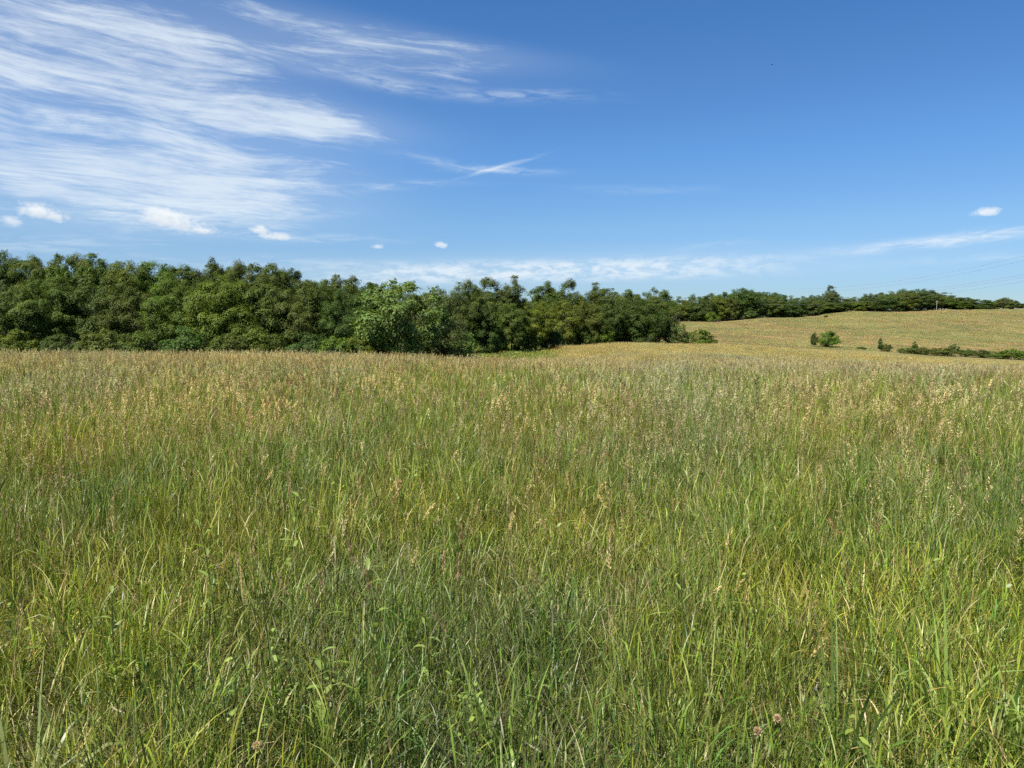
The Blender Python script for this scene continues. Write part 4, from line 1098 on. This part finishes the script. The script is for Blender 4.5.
def build_far_details():
    # leafless grey tree between the two woods
    p = at(673, 311, 300); x, y = p[0], p[1]; g = h1(x, y)
    r = np.random.default_rng(9); e = empty('dead_tree', (x, y, g)); hh = p[2] - g
    tp = [(np.stack([np.linspace(0, 0.3, 5), np.zeros(5), np.linspace(-0.2, hh * 0.6, 5)], 1), np.linspace(0.2, 0.12, 5))]
    br = []
    for k in range(16):
        a = r.uniform(0, 6.28); z0 = hh * r.uniform(0.2, 0.58); L = hh * r.uniform(0.35, 0.6)
        t = np.linspace(0, 1, 5)
        br.append((np.stack([0.15 + np.cos(a) * L * 0.75 * t, np.sin(a) * L * 0.75 * t, z0 + L * 0.75 * t ** 1.3], 1), np.linspace(0.10, 0.035, 5)))
    V, F = tube(tp, 6); obj('trunk', mesh_np('trunk', V, F, smooth=True, mat=M_DEADWOOD), e)
    V, F = tube(br, 5); obj('branches', mesh_np('branches', V, F, smooth=True, mat=M_DEADWOOD), e)
    tag(e, 'bare grey dead tree between the middle wood and the distant line', 'tree')
    # utility pole before the distant trees
    p = at(937, 300.5, 405); g = h1(p[0], p[1]); hp = p[2] - g
    e = empty('utility_pole', (p[0], p[1], g))
    V, F = tube([(np.array([(0, 0, -0.5), (0, 0, hp * 0.5), (0, 0, hp)]), [0.15, 0.13, 0.11])], 10)
    F = [F, np.array([[20 + k for k in range(10)]])]
    obj('post', mesh_np('post', V, F, smooth=True, mat=M_POLE), e)
    V, F = tube([(np.array([(-0.8, 0.12, hp - 0.5), (0.8, 0.12, hp - 0.5)]), [0.05, 0.05])], 4)
    obj('crossarm', mesh_np('crossarm', V, F, mat=M_POLE), e)
    for k in (-0.7, 0.0, 0.7):
        V, F = tube([(np.array([(k, 0.12, hp - 0.43), (k, 0.12, hp - 0.35), (k, 0.12, hp - 0.28)]), [0.03, 0.05, 0.02])], 8)
        obj('insulator', mesh_np('insulator', V, F, smooth=True, mat=M_WIRE), e)
    tag(e, 'pale wooden utility pole with crossarm before the distant trees', 'utility pole')
    # overhead wires, sagging down from the upper right
    wl = ['uppermost overhead power wire at the right edge of the sky', 'overhead power wire just under the uppermost one', 'overhead power wire highest of the lower set at the right',
          'overhead power wire in the middle of the lower set', 'overhead power wire lowest of the lower set, dipping before the trees']
    ends = [((1150, 222), (800, 289)), ((1150, 227), (800, 292)), ((1150, 249), (760, 299)), ((1150, 252), (760, 301)), ((1150, 257), (760, 304))]
    for lab, ((ax, ay), (bx, by)) in zip(wl, ends):
        A = at(ax, ay, 190); B = at(bx, by, 318); t = np.linspace(0, 1, 40)[:, None]
        P = A * (1 - t) + B * t; P[:, 2:] -= 4 * 4.0 * t * (1 - t)
        V, F = tube([(P, np.full(40, 0.020))], 5)
        tag(obj('power_wire', mesh_np('power_wire', V, F, smooth=True, mat=M_WIRE)), lab, 'power wire', 'overhead power wires')
    # a fence post and a weed on the far field
    p = at(965, 309.5, 400); g = h1(p[0], p[1])
    V, F = tube([(np.array([(0, 0, -0.3), (0, 0, 0.9), (0, 0, 1.5)]), [0.13, 0.12, 0.11])], 8)
    F = [F, np.array([[16 + k for k in range(8)]])]
    o = obj('fence_post', mesh_np('fence_post', V, F, mat=M_BARK), loc=(p[0], p[1], g)); tag(o, 'dark stub of a post on top of the far field', 'post')
    tree('shrub1', 826, 315, 350, 4, 'dark', 'tiny dark shrub alone high on the far field below the tall lone crown', 'bush', 'bush')
    # soaring bird
    p = at(772, 64.5, 130)
    bm = bmesh.new()
    for side in (-1, 1):
        v = [bm.verts.new(q) for q in ((0, 0.12, 0.02), (side * 0.22, 0.13, 0.07), (side * 0.46, 0.0, 0.05), (side * 0.44, -0.08, 0.045), (side * 0.2, -0.07, 0.05), (0, -0.1, 0.0))]
        bm.faces.new(v)
    bmesh.ops.solidify(bm, geom=bm.faces[:], thickness=0.015)
    b = bmesh.ops.create_uvsphere(bm, u_segments=10, v_segments=6, radius=1.0)
    for q in b['verts']: q.co = Vector((q.co.x * 0.06, q.co.y * 0.2 + 0.02, q.co.z * 0.055))
    tl = [bm.verts.new(q) for q in ((-0.03, -0.15, 0.0), (0.03, -0.15, 0.0), (0.07, -0.3, 0.0), (-0.07, -0.3, 0.0))]; bm.faces.new(tl)
    me = bpy.data.meshes.new('bird'); bm.to_mesh(me); bm.free(); me.materials.append(M_BIRD)
    o = obj('bird', me, loc=p); o.rotation_euler = (R(20), 0, R(35)); tag(o, 'tiny dark bird soaring high in the clear blue sky', 'bird')
build_far_details()


def build_track():
    # pale worn strip along the foot of the distant trees
    pts = []
    for px, py in ((668, 321.5), (690, 321.2), (712, 320.6), (735, 319.6), (752, 318.8)):
        Y = np.interp(px, (664, 690, 760), (322, 328, 346)); p = at(px, py, Y); pts.append((p[0], Y))
    pts = np.array(pts); t = np.linspace(0, 4, 41)
    cx, cy = np.interp(t, range(5), pts[:, 0]), np.interp(t, range(5), pts[:, 1])
    w = 2.2 * np.sin(np.linspace(0.15, 3.0, 41)) + 0.5 * np.random.default_rng(3).random(41)
    rows = []
    for k in (-1, -0.33, 0.33, 1):
        y = cy + k * w * 1.6; rows.append(np.stack([cx, y, H(cx, y) + 0.06], 1))
    V = np.concatenate(rows); i = np.arange(40)
    F = np.concatenate([np.stack([i + a * 41, i + 1 + a * 41, i + 1 + (a + 1) * 41, i + (a + 1) * 41], 1) for a in range(3)])
    tag(obj('path', mesh_np('path', V, F, smooth=True, mat=plain_material('pale_dry_soil', (0.42, 0.36, 0.25), 0.95, spec=0.1))), 'pale worn dirt strip along the foot of the distant trees', kind='structure')
build_track()
